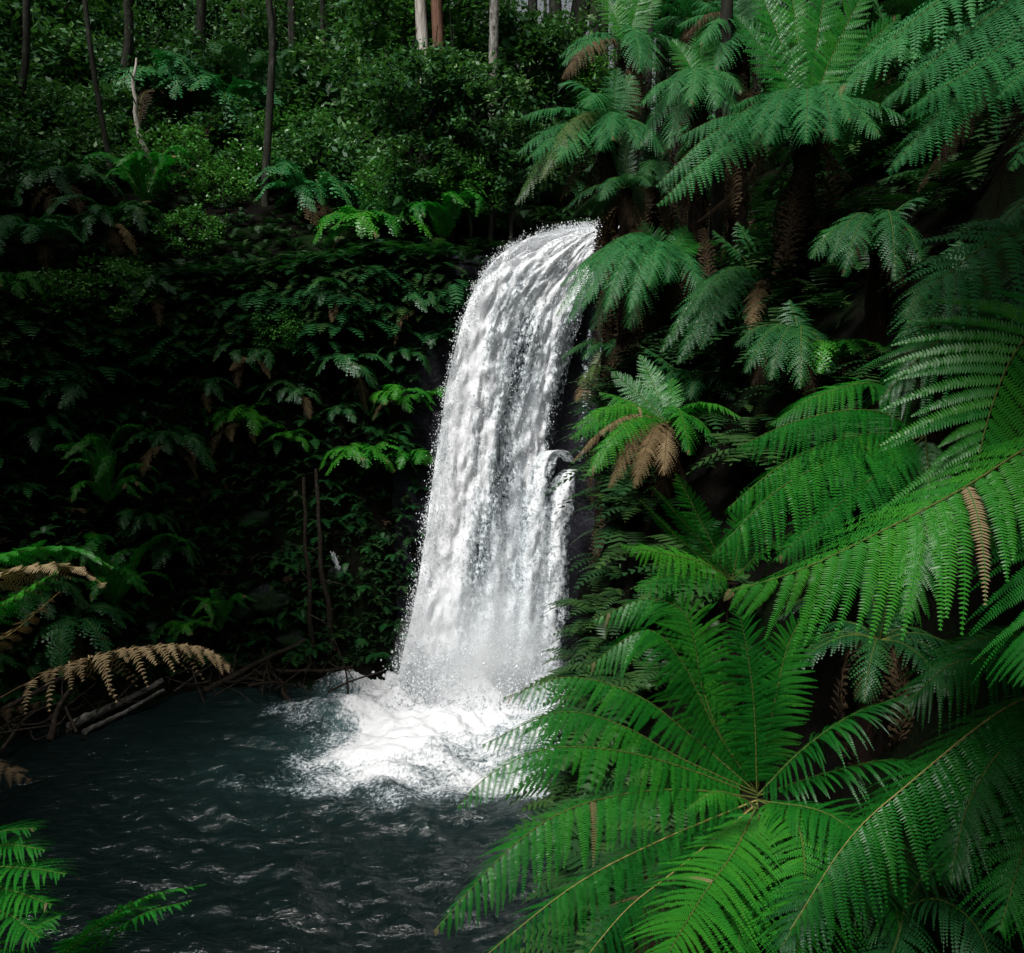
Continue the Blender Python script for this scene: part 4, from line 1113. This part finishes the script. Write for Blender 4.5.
# angles about the pool centre: the falls lie near 60 degrees, the right bank 15..-60, the left bank 90..200
def hang(r, n, lo, hi): return r.uniform(math.radians(lo), math.radians(hi), n)
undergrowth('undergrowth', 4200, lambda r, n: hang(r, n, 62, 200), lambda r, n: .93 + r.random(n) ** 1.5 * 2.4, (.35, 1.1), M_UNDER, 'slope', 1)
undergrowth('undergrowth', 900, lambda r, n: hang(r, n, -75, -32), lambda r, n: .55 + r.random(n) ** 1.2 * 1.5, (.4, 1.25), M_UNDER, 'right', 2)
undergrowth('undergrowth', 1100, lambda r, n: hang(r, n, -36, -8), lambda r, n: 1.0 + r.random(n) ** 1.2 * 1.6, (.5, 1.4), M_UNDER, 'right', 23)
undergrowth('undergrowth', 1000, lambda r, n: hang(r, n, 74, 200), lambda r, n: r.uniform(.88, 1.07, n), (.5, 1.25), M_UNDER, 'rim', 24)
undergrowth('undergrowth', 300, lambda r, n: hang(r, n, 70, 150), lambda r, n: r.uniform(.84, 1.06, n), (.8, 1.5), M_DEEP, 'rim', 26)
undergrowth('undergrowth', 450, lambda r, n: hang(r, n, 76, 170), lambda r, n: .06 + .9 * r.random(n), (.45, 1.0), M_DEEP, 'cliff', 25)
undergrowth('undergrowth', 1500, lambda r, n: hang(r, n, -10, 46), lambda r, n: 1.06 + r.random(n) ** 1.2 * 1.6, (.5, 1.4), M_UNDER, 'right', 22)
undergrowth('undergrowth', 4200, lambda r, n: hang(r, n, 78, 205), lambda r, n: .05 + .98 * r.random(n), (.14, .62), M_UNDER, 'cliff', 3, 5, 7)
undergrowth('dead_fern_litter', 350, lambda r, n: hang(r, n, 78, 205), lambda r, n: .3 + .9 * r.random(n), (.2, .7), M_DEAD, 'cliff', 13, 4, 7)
def canopy(name, cs, n, sz, leaf, seed):
    """unseen trees added to shade banks and ferns: trunks, limbs and leaf clumps well above head height"""
    r = np.random.default_rng(seed)
    mb = MB()
    for x, y, z, rad in cs:
        gpt = below((x, y, z), 90)
        cpt = A([x, y, z])
        thin = rad < 2.5                                            # a slim unseen tree added beside the camera to shade ferns
        foot = (below((x + 2.2, y - 2.2, z), 90) if thin else gpt) - Z
        tube(mb, [foot, (foot + cpt) / 2 + r.normal(size=3) * .1, cpt], [.12, .09, .05] if thin else [.32, .24, .12], 9, 1, None, .08)
        k = n // 40
        d = nrm(r.normal(size=(k, 3))) * (r.random(k) ** .4)[:, None] * A([rad, rad, rad * .55])
        for e in d[:9]: tube(mb, [cpt - Z * rad * .3, cpt + e * .5, cpt + e], [.10, .06, .02], 5, 1)
        L = (cpt + d[:, None] + r.normal(size=(k, 40, 3)) * A([.5, .5, .28]) * rad / 5).reshape(-1, 3)
        dd = nrm(r.normal(size=L.shape) - Z * .4); s = nrm(np.cross(dd, r.normal(size=L.shape)))
        l = (sz * r.uniform(.6, 1.3, len(L)))[:, None]
        v = np.stack([L - dd * l * .5, L + s * l * .25, L + dd * l * .5, L - s * l * .25], 1)
        i = np.arange(len(L))[:, None] * 4
        mb.add(v, np.hstack([i, i + 1, i + 2, i + 3]), 0, np.repeat(np.clip(r.normal(.45, .2, len(L)), 0, 1), 4))
    return tag(link(name, mb.mesh(name, [leaf, M_BARK])), kind='stuff')
canopy('shade_canopy', [  # crowns added out of frame to shade the cliff and right-hand ferns
    (-19, 24, 25, 6), (-22, 16, 21, 6.5), (-24, 30, 31, 6.5), (-20, 8, 18, 6), (-30, 22, 32, 7),
    (6.5, 5, 18.5, 3.6), (8.5, 9.5, 23, 4.2), (5.5, 1, 18.5, 3.6), (11, 3, 24, 5), (10, 15, 29, 4.5), (16, 22, 34, 5), (2.9, 2.9, 14.1, 1.8), (1.8, 2.0, 14.3, 1.2), (4.4, 3.0, 15.2, 1.5), (-17, 22, 26, 5.5), (-15.5, 17, 23, 4.5),
    (9, -8, 24, 5), (-17, -4, 19, 5.0), (-20, -2, 24, 7), (12, -6, 28, 6), (5, -20, 30, 7), (-20, -15, 28, 7),
], 6400, .36, M_SHRUB, 5)
def far_forest(seed, n=1500, lo=22, hi=150, vlo=2.0, vr=2.6, hgt=9, gap=True):
    """the far wood beyond the rim that reads as one dark mass"""
    r = np.random.default_rng(seed)
    th = r.uniform(math.radians(lo), math.radians(hi), n); v = vlo + vr * r.random(n)
    P = terrain_pt(th, v)
    keep = ~(gap & (P[:, 0] / P[:, 1] > -.12) & (P[:, 0] / P[:, 1] < .08) & (r.random(n) < .55))
    P = P[keep]; n = len(P)
    P[:, 2] += r.random(n) ** 1.2 * hgt + .5
    m = 80
    L = (P[:, None] + r.normal(size=(n, m, 3)) * A([.8, .8, .55])).reshape(-1, 3)
    dd = nrm(r.normal(size=L.shape) - Z * .4); s = nrm(np.cross(dd, r.normal(size=L.shape)))
    l = r.uniform(.10, .26, len(L))[:, None]
    vv = np.stack([L - dd * l * .5, L + s * l * .25, L + dd * l * .5, L - s * l * .25], 1)
    i = np.arange(len(L))[:, None] * 4
    mb = MB(); mb.add(vv, np.hstack([i, i + 1, i + 2, i + 3]), 0, np.repeat(np.clip(r.normal(.35, .2, len(L)), 0, 1), 4))
    for q in P[::9]:
        gq = below(q + Z * .2)
        tube(mb, [gq - Z * .3, gq + Z * 7, gq + Z * 15], [.16, .13, .08], 6, 1)
    return tag(link('far_forest', mb.mesh('far_forest', [M_SHRUB, M_BARK])), kind='stuff')
far_forest(8)
far_forest(9, 750, 36, 66, 1.7, 2.4, 14, False)

# ------------------------------------------------------------------ wood and stone at the water's edge
def onz(px, py, z):
    d = ray(px, py)
    return CAM + d * ((z - CAMZ) / d[2])
def stick(pts, r, bark, name, label, cat, group=None, side_twigs=0):
    pts = [A(p) for p in pts]
    r0 = root(name, label, cat, pts[0], group)
    c, L = spline(pts, 18)
    c = c - pts[0] + (fbm(np.stack([np.linspace(0, 5, 18) + pts[0][0], np.zeros(18), np.zeros(18)], -1), 3) - .5)[:, None] * A([1, .3, 1.]) * r * 3
    mb = MB(); tube(mb, c, np.linspace(r, r * .62, 18), 11, 0, None, .22)
    link('wood', mb.mesh('wood', [bark], True), r0)
    for k in range(side_twigs):
        s = c[4 + 3 * k]; e = s + rng.normal(size=3) * A([.5, .4, .5]) + A([0, 0, .25])
        mb = MB(); tube(mb, [s, (s + e) / 2 + rng.normal(size=3) * .06, e], [r * .4, r * .25, r * .1], 5)
        link('branch', mb.mesh('branch', [bark]), r0)
    return r0
stick([onz(66, 730, .1), onz(110, 707, .25), onz(160, 683, .5)], .15, M_LOG, 'fallen_log', 'pale fallen log slanting into the pool under the tan dry frond', 'log')
stick([onz(82, 734, .05), onz(120, 714, .1), onz(162, 692, .3)], .09, M_LOG, 'fallen_log', 'thin pale log lying in the water against the larger pale log', 'log')
stick([onz(48, 742, 0), onz(58, 712, .8), onz(70, 690, 1.4)], .11, M_STICK, 'branch_stump', 'short dark stake standing in the water before the pale log', 'branch', None, 1)
stick([onz(0, 712, 1.2), onz(40, 690, 1.4), onz(80, 665, 1.6)], .07, M_STICK, 'dead_branch', 'dark dead branch rising behind the short stake', 'branch', None, 2)
stick([onz(0, 752, .2), onz(30, 715, .6), onz(66, 700, 1.)], .06, M_STICK, 'dead_branch', 'thin dark branch crossing the bank at the picture edge', 'branch', None, 2)
stick([onz(205, 690, .1), onz(250, 668, .6), onz(305, 640, 1.3)], .11, M_STICK, 'dead_branch', 'long dark driftwood pole above the tip of the tan dry frond', 'branch', None, 2)
stick([onz(290, 706, -.1), onz(278, 678, .3), onz(262, 650, 1.)], .08, M_STICK, 'dead_branch', 'dark branch dipping into the pool near the foam', 'branch', None, 2)
stick([onz(225, 676, .2), onz(300, 672, .35), onz(352, 668, .4)], .09, M_STICK, 'dead_branch', 'low dark driftwood lying flat along the waterline', 'branch', None, 2)
stick([onz(330, 646, .8), onz(355, 650, .75), onz(378, 658, .6)], .12, M_LOG, 'fallen_log', 'short pale log end resting on the bank next to the falls', 'log')
stick([onz(338, 618, 1.6), onz(360, 634, 1.2), onz(378, 650, .8)], .08, M_STICK, 'dead_branch', 'dark branch leaning on the short pale log', 'branch', None, 1)
stick([onz(240, 700, -.1), onz(268, 662, .6), onz(285, 628, 1.6)], .06, M_STICK, 'dead_branch', 'slender dark branch sloping up the bank beside the boulders', 'branch', None, 2)
def pole(pts, r, label):
    p0, nn = hit(*pts[0])
    ps = [p0] + [W(x, y, p0[1] - .45) for x, y in pts[1:]]
    return stick(ps, r, M_STICK, 'sapling', label, 'sapling', None, 3)
pole([(312, 652), (308, 560), (303, 478)], .09, 'bare dark sapling standing against the cliff, the straighter of two')
pole([(334, 650), (322, 560), (315, 470)], .10, 'bent bare sapling with a greyer stem beside the straight one')
def boulder(px, py, size, label, seed, sq=.7):
    p, nn = hit(px, py)
    s = size / F * p[1]
    th, ph = np.meshgrid(np.linspace(0, 6.2832, 28, endpoint=False), np.linspace(0.03, 3.1, 18))
    d = np.stack([np.cos(th) * np.sin(ph), np.sin(th) * np.sin(ph), np.cos(ph)], -1)
    q = d * A([1.15, .9, sq]) * s * (0.45 + 1.1 * fbm(d * 1.7 + seed * 5.1, 5, .6))[..., None]
    mb = MB(); mb.add(q, grid_faces(18, 28, True)[:, ::-1], 0)
    o = link('boulder', mb.mesh('boulder', [M_STONE], True), None, p)
    return tag(o, label, 'boulder')
boulder(266, 598, 20, 'grey blue wet boulder below the mossy slope', 1)
boulder(240, 612, 12, 'small dark boulder beside the grey blue one', 2)
boulder(254, 520, 17, 'dark flat topped rock jutting from the cliff', 3, .5)
boulder(338, 575, 10, 'small wet rock under the white trickle', 4)
boulder(290, 640, 14, 'low brown rock among the driftwood', 5)
boulder(395, 662, 10, 'dark rock at the waterline touching the falls', 6)
# thin trickle running down the cliff beside the main falls
p, nn = hit(334, 562)
n = 260
k = rng.random(n)
P = np.stack([k * .22 + rng.normal(size=n) * .035, -.28 - .06 * k + rng.normal(size=n) * .03, .35 - .55 * k ** 1.5 + rng.normal(size=n) * .04], -1)
oc = A([[1, 0, 0], [-1, 0, 0], [0, 1, 0], [0, -1, 0], [0, 0, 1], [0, 0, -1]], float)
of = A([[0, 2, 4], [2, 1, 4], [1, 3, 4], [3, 0, 4], [2, 0, 5], [1, 2, 5], [3, 1, 5], [0, 3, 5]])
V = P[:, None] + oc[None] * rng.uniform(.008, .022, n)[:, None, None] * A([1, 1, 1.8])
mb = MB(); mb.add(V, (of[None] + np.arange(n)[:, None, None] * 6).reshape(-1, 3))
tk = link('water_trickle', mb.mesh('water_trickle', [M_DROP]), None, p)
tag(tk, 'small white trickle spilling over a rock on the dark cliff', 'trickle')

def tangle(n, seed):
    r = np.random.default_rng(seed)
    mb = MB()
    for k in range(n):
        px = r.uniform(-10, 355); base = np.interp(px, [-10, 130, 250, 400], [745, 692, 682, 668])
        p = onz(px, base + r.normal() * 8 - 8, abs(r.normal()) * .35)
        d = nrm(A([r.normal(), r.normal() * .6, abs(r.normal()) * .55 + .05])) * r.uniform(.6, 2.6)
        q = [p - d * .4, p + r.normal(size=3) * .1 + d * .1, p + d * .6 + r.normal(size=3) * .08]
        rad = r.uniform(.012, .05)
        tube(mb, spline(q, 9)[0], np.linspace(rad, rad * .4, 9), 5, 0, None, .2)
    return tag(link('driftwood', mb.mesh('driftwood', [M_STICK])), kind='stuff')
tangle(150, 4)
# ------------------------------------------------------------------ water
FALL = W(468, 692, 29.2); FALL[2] = 0
xs = np.arange(-21, 4.5, 0.10); ys = np.arange(6.5, 32.5, 0.10)
gx, gy = np.meshgrid(xs, ys)
dist = np.hypot(gx - FALL[0], gy - FALL[1])
h = np.zeros_like(gx)
wr = np.random.default_rng(5)
for k in range(26):
    lam = 0.45 * (1.105 ** k)
    th = wr.normal(-1.9, 0.75)
    ph = wr.random() * 6.28
    wob = fbm(np.stack([gx * 0.35 + k, gy * 0.35, gx * 0], -1), 2) * 5
    h += 0.0150 * lam ** 0.75 * np.sin((gx * math.cos(th) + gy * math.sin(th)) * 6.283 / lam + ph + wob)
h += 0.10 * (fbm(np.stack([gx * 1.3, gy * 1.6, gx * 0 + 3], -1), 4, 0.55) - 0.5)
h *= np.clip(1.25 - dist / 40, 0.6, 1.2) * (1 + 1.4 * np.exp(-(dist / 4.0) ** 2))
calm = np.clip((gx + 12.5) / 5.0, 0.35, 1)
h *= calm
aer = np.clip(np.exp(-(dist / 5.8) ** 2) * 1.1 + np.exp(-(dist / 11) ** 2) * 0.15, 0, 1) * (0.5 + fbm(np.stack([gx, gy, gx * 0], -1), 4))
mb = MB()
mb.add(np.stack([gx, gy, h], -1), grid_faces(len(ys), len(xs)), 0, np.clip(aer, 0, 1).ravel())
tag(link('pool_water', mb.mesh('pool_water', [M_POOL], True)), kind='structure')

def add_uv(me, uv):
    l = me.uv_layers.new(name='flow')
    vi = np.empty(len(me.loops), np.int32); me.loops.foreach_get('vertex_index', vi)
    l.data.foreach_set('uv', uv[vi].astype(np.float32).ravel())

# ------------------------------------------------------------------ the waterfall
LEFT = [(604, 226, 33.2), (572, 229, 32.4), (536, 238, 31.6), (500, 258, 31.0), (474, 296, 30.6), (452, 372, 30.2), (437, 470, 29.9), (421, 580, 29.6), (398, 690, 29.2)]
RIGHT = [(622, 226, 33.2), (608, 250, 32.4), (592, 290, 31.9), (578, 330, 31.6), (566, 385, 31.3), (556, 440, 31.1), (554, 510, 30.9), (556, 600, 30.6), (551, 704, 30.2)]
LC = spline([W(*p) for p in LEFT], 240)[0]
RC = spline([W(*p) for p in RIGHT], 240)[0]
def fall_pt(u, v, bulge=1.0):
    """u 0..1 from the outer edge to the inner, v 0..1 from lip to pool"""
    k = np.clip(v, 0, 1) * 239; i = np.clip(k.astype(int), 0, 238); f = (k - i)[..., None]
    a = LC[i] * (1 - f) + LC[i + 1] * f; b = RC[i] * (1 - f) + RC[i + 1] * f
    p = a * (1 - u)[..., None] + b * u[..., None]
    p = p + A([0, -1., 0]) * (np.sin(u * math.pi) * 0.7 * bulge * (0.3 + 0.7 * v))[..., None]
    return p
fall = root('waterfall', 'tall white waterfall pouring over the dark rock lip into the pool', 'waterfall', FALL)
def cover(u, v):
    """how dense the white water is: thick at the lip and the outer edge, thin over the middle and the inner side"""
    c = 0.70 + 0.27 * np.exp(-(v / 0.22) ** 2) + 0.24 * np.exp(-(u / 0.22) ** 2) - 0.26 * np.exp(-((u - 0.62) / 0.25) ** 2) * np.clip(v * 3, 0, 1) * np.clip((0.95 - v) * 2.5, 0, 1)
    c = c - 0.30 * np.clip((u - 0.86) / 0.14, 0, 1) * np.clip(v * 3, 0, 1)
    c = c - 0.12 * np.clip(0.03 - u, 0, 1) / 0.03 + 0.22 * np.clip((v - 0.86) / 0.14, 0, 1)
    return c
def streaks(u, v, layer=0):
    return (fbm(np.stack([u * 5 * 1.7 + v * 1.2, v * 15 * 0.25, u * 0 + 8 + layer * .6], -1), 4, .6) - 0.5) * 1.15 * np.clip(.35 + v * 2.5, 0, 1)
for layer, (off, dc, nu, nv) in enumerate([(0.0, 0.0, 70, 260), (0.38, 0.0, 60, 220), (0.8, 0.0, 50, 160)]):
    u, v = np.meshgrid(np.linspace(-0.02 + 0.01 * layer, 1.0, nu), np.linspace(0.0, 1.0, nv))
    P = fall_pt(u, v) + A([0, 1., 0]) * off
    q = np.stack([u * 5.0 * 1.6, v * 15 * 0.5 + layer * 9, u * 0 + layer * 5], -1)
    dsp = (fbm(q * A([1, 1, 1]), 3) - 0.5) * 0.6 + (fbm(np.stack([u * 5 * 5, v * 15 * 2.4, u * 0 + layer], -1), 3) - 0.5) * 0.42
    P = P + A([0.25, -1., 0.2]) * (dsp * np.clip(v * 6, 0.15, 1))[..., None]
    streak = streaks(u, v, layer)
    mb = MB(); mb.add(P, grid_faces(nv, nu), 0, np.clip(cover(u, v) + streak + dc, 0, 1).ravel())
    me = mb.mesh('water_curtain', [M_FOAM], True)
    add_uv(me, np.stack([u * 5.0 + 3.3 * layer, v * 15.5 + 7.7 * layer], -1).reshape(-1, 2))
    link('water_curtain', me, fall).location = (0, 0, 0)
    me.transform(Matrix.Translation(-Vector(FALL)))
# two jets thrown off a ledge on the inner side
def strand(ctrl, width, cov, name, seed):
    c, L = spline([W(*p) for p in ctrl], 70)
    u, v = np.meshgrid(np.linspace(-1, 1, 16), np.linspace(0, 1, 70))
    w = np.interp(v, [0, .15, 1], [width * .5, width, width * 1.5])
    P = np.repeat(c[:, None], 16, 1) + A([1, 0, 0]) * (u * w)[..., None] + A([0, -1., 0.15]) * ((1 - u ** 2) * w * 0.8)[..., None]
    P = P + A([0.4, -1., 0.2]) * ((fbm(np.stack([u * 2, v * L * 1.6, u * 0 + seed], -1), 4) - .5) * .4)[..., None]
    mb = MB(); mb.add(P, grid_faces(70, 16), 0, np.clip(cov - 0.22 * np.abs(u) ** 2 + 0.12 * (0.4 - v), 0, 1).ravel())
    me = mb.mesh(name, [M_FOAM], True)
    add_uv(me, np.stack([u * w + seed, v * L + seed * 3], -1).reshape(-1, 2))
    me.transform(Matrix.Translation(-Vector(FALL)))
    return link(name, me, fall)
strand([(578, 472, 30.6), (571, 470, 30.3), (563, 486, 30.0), (557, 530, 29.8), (552, 600, 29.7), (548, 690, 29.6)], 0.44, 0.68, 'side_jet', 4)
strand([(572, 462, 30.6), (559, 451, 30.1), (546, 458, 29.7), (538, 495, 29.4), (531, 570, 29.2), (526, 650, 29.2)], 0.38, 0.64, 'side_jet', 9)
strand([(590, 330, 31.4), (588, 360, 31.3), (586, 410, 31.2), (580, 462, 31.0)], 0.20, 0.45, 'side_trickle', 14)
strand([(604, 330, 31.3), (600, 370, 31.2), (597, 420, 31.1)], 0.13, 0.44, 'side_trickle', 19)

def droplets(name, P, R, stretch, parent):
    n = len(P)
    b = A([[1, 0, 0], [-1, 0, 0], [0, 1, 0], [0, -1, 0], [0, 0, 1], [0, 0, -1]], float)
    f = A([[0, 2, 4], [2, 1, 4], [1, 3, 4], [3, 0, 4], [2, 0, 5], [1, 2, 5], [3, 1, 5], [0, 3, 5]])
    sc = np.stack([R, R, R * stretch], -1)[:, None]
    V = P[:, None] - FALL + b[None] * sc * (1 + 0.35 * rng.normal(size=(n, 6, 1)))
    V = V + b[None][:, :, [1, 2, 0]] * 0
    mb = MB(); mb.add(V, (f[None] + np.arange(n)[:, None, None] * 6).reshape(-1, 3))
    return tag(link(name, mb.mesh(name, [M_DROP]), parent), kind='stuff')
# droplets flung off the face, in ragged clusters
nc = 1700
u = np.where(rng.random(nc) < 0.45, np.abs(rng.normal(0, 0.05, nc)) - 0.022, rng.random(nc))
v = rng.random(nc) ** 0.9
keep = rng.random(nc) < np.clip((cover(u, v) + streaks(u, v)) * 1.6 - 0.35, 0.05, 1)
u, v = u[keep], v[keep]
c = fall_pt(np.clip(u, -0.06, 1.02), v) + A([0, -1., 0]) * (0.25 + 0.3 * rng.random(len(u)))[:, None]
m = 16
P = c[:, None] + rng.normal(size=(len(u), m, 3)) * A([0.10, 0.12, 0.17]) * (0.5 + v)[:, None, None]
R = np.abs(rng.normal(0.0, 0.008, P.shape[:2])) + 0.004
droplets('spray', P.reshape(-1, 3), R.ravel(), rng.uniform(1, 2.2, R.size), fall)
# splash thrown up where the water lands
n = 8000
a = rng.random(n) * 6.283
rr = np.abs(rng.normal(0, 1, n))
bx = rng.uniform(-2.0, 1.9, n)
P = np.stack([FALL[0] + bx + np.cos(a) * rr * 0.7, FALL[1] - 0.2 - np.abs(bx) * 0.1 + np.sin(a) * rr * 0.8, np.abs(rng.normal(0, 1, n)) ** 1.25 * 0.62 * np.exp(-0.15 * rr)], -1)
droplets('splash', P, np.abs(rng.normal(0.022, 0.014, n)) + 0.006, rng.uniform(0.8, 1.5, n), fall)

# foam spreading on the pool
gx, gy = np.meshgrid(np.arange(-8.5, 3.2, 0.07), np.arange(19.5, 31.5, 0.07))
dx = (gx - FALL[0] + 0.3) / np.where(gx < FALL[0], 5.0, 4.0); dy = (gy - FALL[1]) / np.where(gy < FALL[1], 7.2, 2.3)
ax_ = gx - FALL[0]; ay_ = gy - FALL[1]
dd = np.hypot(dx, dy)
n1 = fbm(np.stack([gx * .55, gy * .55, gx * 0 + 2], -1), 4)
cov = 1.66 - 1.15 * dd + (n1 - 0.5) * 1.5
hh = 0.06 + 0.55 * np.clip(1 - np.hypot((gx - FALL[0]) / 2.6, (gy - FALL[1]) / 2.2), 0, 1) ** 1.3 + 0.34 * (fbm(np.stack([gx * 1.8, gy * 1.8, gx * 0], -1), 4) - 0.45) * np.clip(1.2 - dd, 0, 1)
# follow the waves beneath
ix = np.clip(((gx + 21) / 0.10).astype(int), 0, h.shape[1] - 1); iy = np.clip(((gy - 6.5) / 0.10).astype(int), 0, h.shape[0] - 1)
hh = hh + h[iy, ix] + 0.05 * np.clip(1.3 - dd, 0, 1)
for _k in ((0, 1), (1, 0), (1, 1)):
    hh = np.maximum(hh, h[np.clip(iy + _k[0], 0, h.shape[0] - 1), np.clip(ix + _k[1], 0, h.shape[1] - 1)] + 0.03)
mb = MB(); mb.add(np.stack([gx, gy, hh], -1) - FALL, grid_faces(*gx.shape), 0, np.clip(cov, 0, 1).ravel())
me = mb.mesh('foam', [M_FROTH], True)
add_uv(me, np.stack([gx, gy * 1.2], -1).reshape(-1, 2))
link('foam', me, fall)

# mist drifting at the foot of the falls
m, nt, out = mat('spray_mist')
pv = node(nt, 'ShaderNodeVolumePrincipled'); pv.inputs['Color'].default_value = (0.95, 0.97, 0.98, 1)
tc = node(nt, 'ShaderNodeTexCoord')
vl = node(nt, 'ShaderNodeVectorMath', operation='LENGTH'); nt.links.new(tc.outputs['Object'], vl.inputs[0])
nz = node(nt, 'ShaderNodeTexNoise'); nz.inputs['Scale'].default_value = 1.7; nz.inputs['Detail'].default_value = 3
nt.links.new(tc.outputs['Object'], nz.inputs['Vector'])
fo = ramp(nt, vl.outputs['Value'], [(0.0, g(1)), (0.45, g(0.30)), (0.92, g(0))])
nr = ramp(nt, nz.outputs['Fac'], [(0.3, g(0.2)), (0.7, g(1))])
mm = node(nt, 'ShaderNodeMath', operation='MULTIPLY'); nt.links.new(fo, mm.inputs[0]); nt.links.new(nr, mm.inputs[1])
m2 = node(nt, 'ShaderNodeMath', operation='MULTIPLY'); nt.links.new(mm.outputs[0], m2.inputs[0]); m2.inputs[1].default_value = 1.9
nt.links.new(m2.outputs[0], pv.inputs['Density']); nt.links.new(pv.outputs[0], out.inputs['Volume'])
th, ph = np.meshgrid(np.linspace(0, 2 * math.pi, 24, endpoint=False), np.linspace(0.02, math.pi - 0.02, 14))
mb = MB(); mb.add(np.stack([np.cos(th) * np.sin(ph), np.sin(th) * np.sin(ph), np.cos(ph)], -1), grid_faces(14, 24, True)[:, ::-1])
for row, rev in ((0, True), (13, False)):
    i = np.arange(24)
    f = np.stack([i, (i + 1) % 24, np.full(24, 24)], -1)
    ring = np.stack([np.cos(th[row]) * np.sin(ph[row]), np.sin(th[row]) * np.sin(ph[row]), np.cos(ph[row])], -1)
    mb.add(np.vstack([ring, [[0, 0, np.cos(ph[row, 0])]]]), f if not rev else f[:, ::-1])
mist = tag(link('mist', mb.mesh('mist', [m])), kind='stuff')
mist.location = (FALL[0] + 0.35, FALL[1] - 0.4, 1.0); mist.scale = (3.2, 2.6, 3.8)

# ------------------------------------------------------------------ light, sky, camera
w = bpy.data.worlds.new('World'); SC.world = w; w.use_nodes = True
nt = w.node_tree
bg = nt.nodes['Background']
sky = nt.nodes.new('ShaderNodeTexSky'); sky.sky_type = 'NISHITA'; sky.sun_disc = False
SUN_EL, SUN_AZ = math.radians(57), math.radians(212)     # azimuth clockwise from +Y: from behind and to the left
sky.dust_density = 7.0; sky.ozone_density = 0.2; sky.sun_elevation = SUN_EL; sky.sun_rotation = SUN_AZ
hs = nt.nodes.new('ShaderNodeHueSaturation'); hs.inputs['Saturation'].default_value = 0.25   # an overcast, whitish sky
nt.links.new(sky.outputs[0], hs.inputs['Color']); nt.links.new(hs.outputs[0], bg.inputs[0]); bg.inputs[1].default_value = 0.05
sl = bpy.data.lights.new('sun', 'SUN'); sl.energy = 3.0; sl.angle = math.radians(10); sl.color = (1.0, 0.98, 0.95)
so = bpy.data.objects.new('sun', sl); COL.objects.link(so)
d = Vector((math.sin(SUN_AZ) * math.cos(SUN_EL), math.cos(SUN_AZ) * math.cos(SUN_EL), math.sin(SUN_EL)))
so.rotation_euler = d.to_track_quat('Z', 'Y').to_euler()
cd = bpy.data.cameras.new('camera'); cam = bpy.data.objects.new('camera', cd); COL.objects.link(cam)
cam.location = (0, 0, CAMZ); cam.rotation_euler = (math.pi / 2 - PITCH, 0, 0)
cd.sensor_width = 36; cd.lens = 36 * F / 1024; cd.clip_start = 0.05; cd.clip_end = 600
SC.camera = cam
SC.view_settings.view_transform = 'Standard'; SC.view_settings.look = 'None'
SC.view_settings.exposure = EXPOSURE; SC.view_settings.gamma = 1
cy = SC.cycles
cy.max_bounces = 7; cy.diffuse_bounces = 3; cy.glossy_bounces = 3; cy.transmission_bounces = 4; cy.transparent_max_bounces = 20; cy.volume_bounces = 2
cy.use_denoising = True
cy.sample_clamp_indirect = 4
cy.volume_step_rate = 2.0
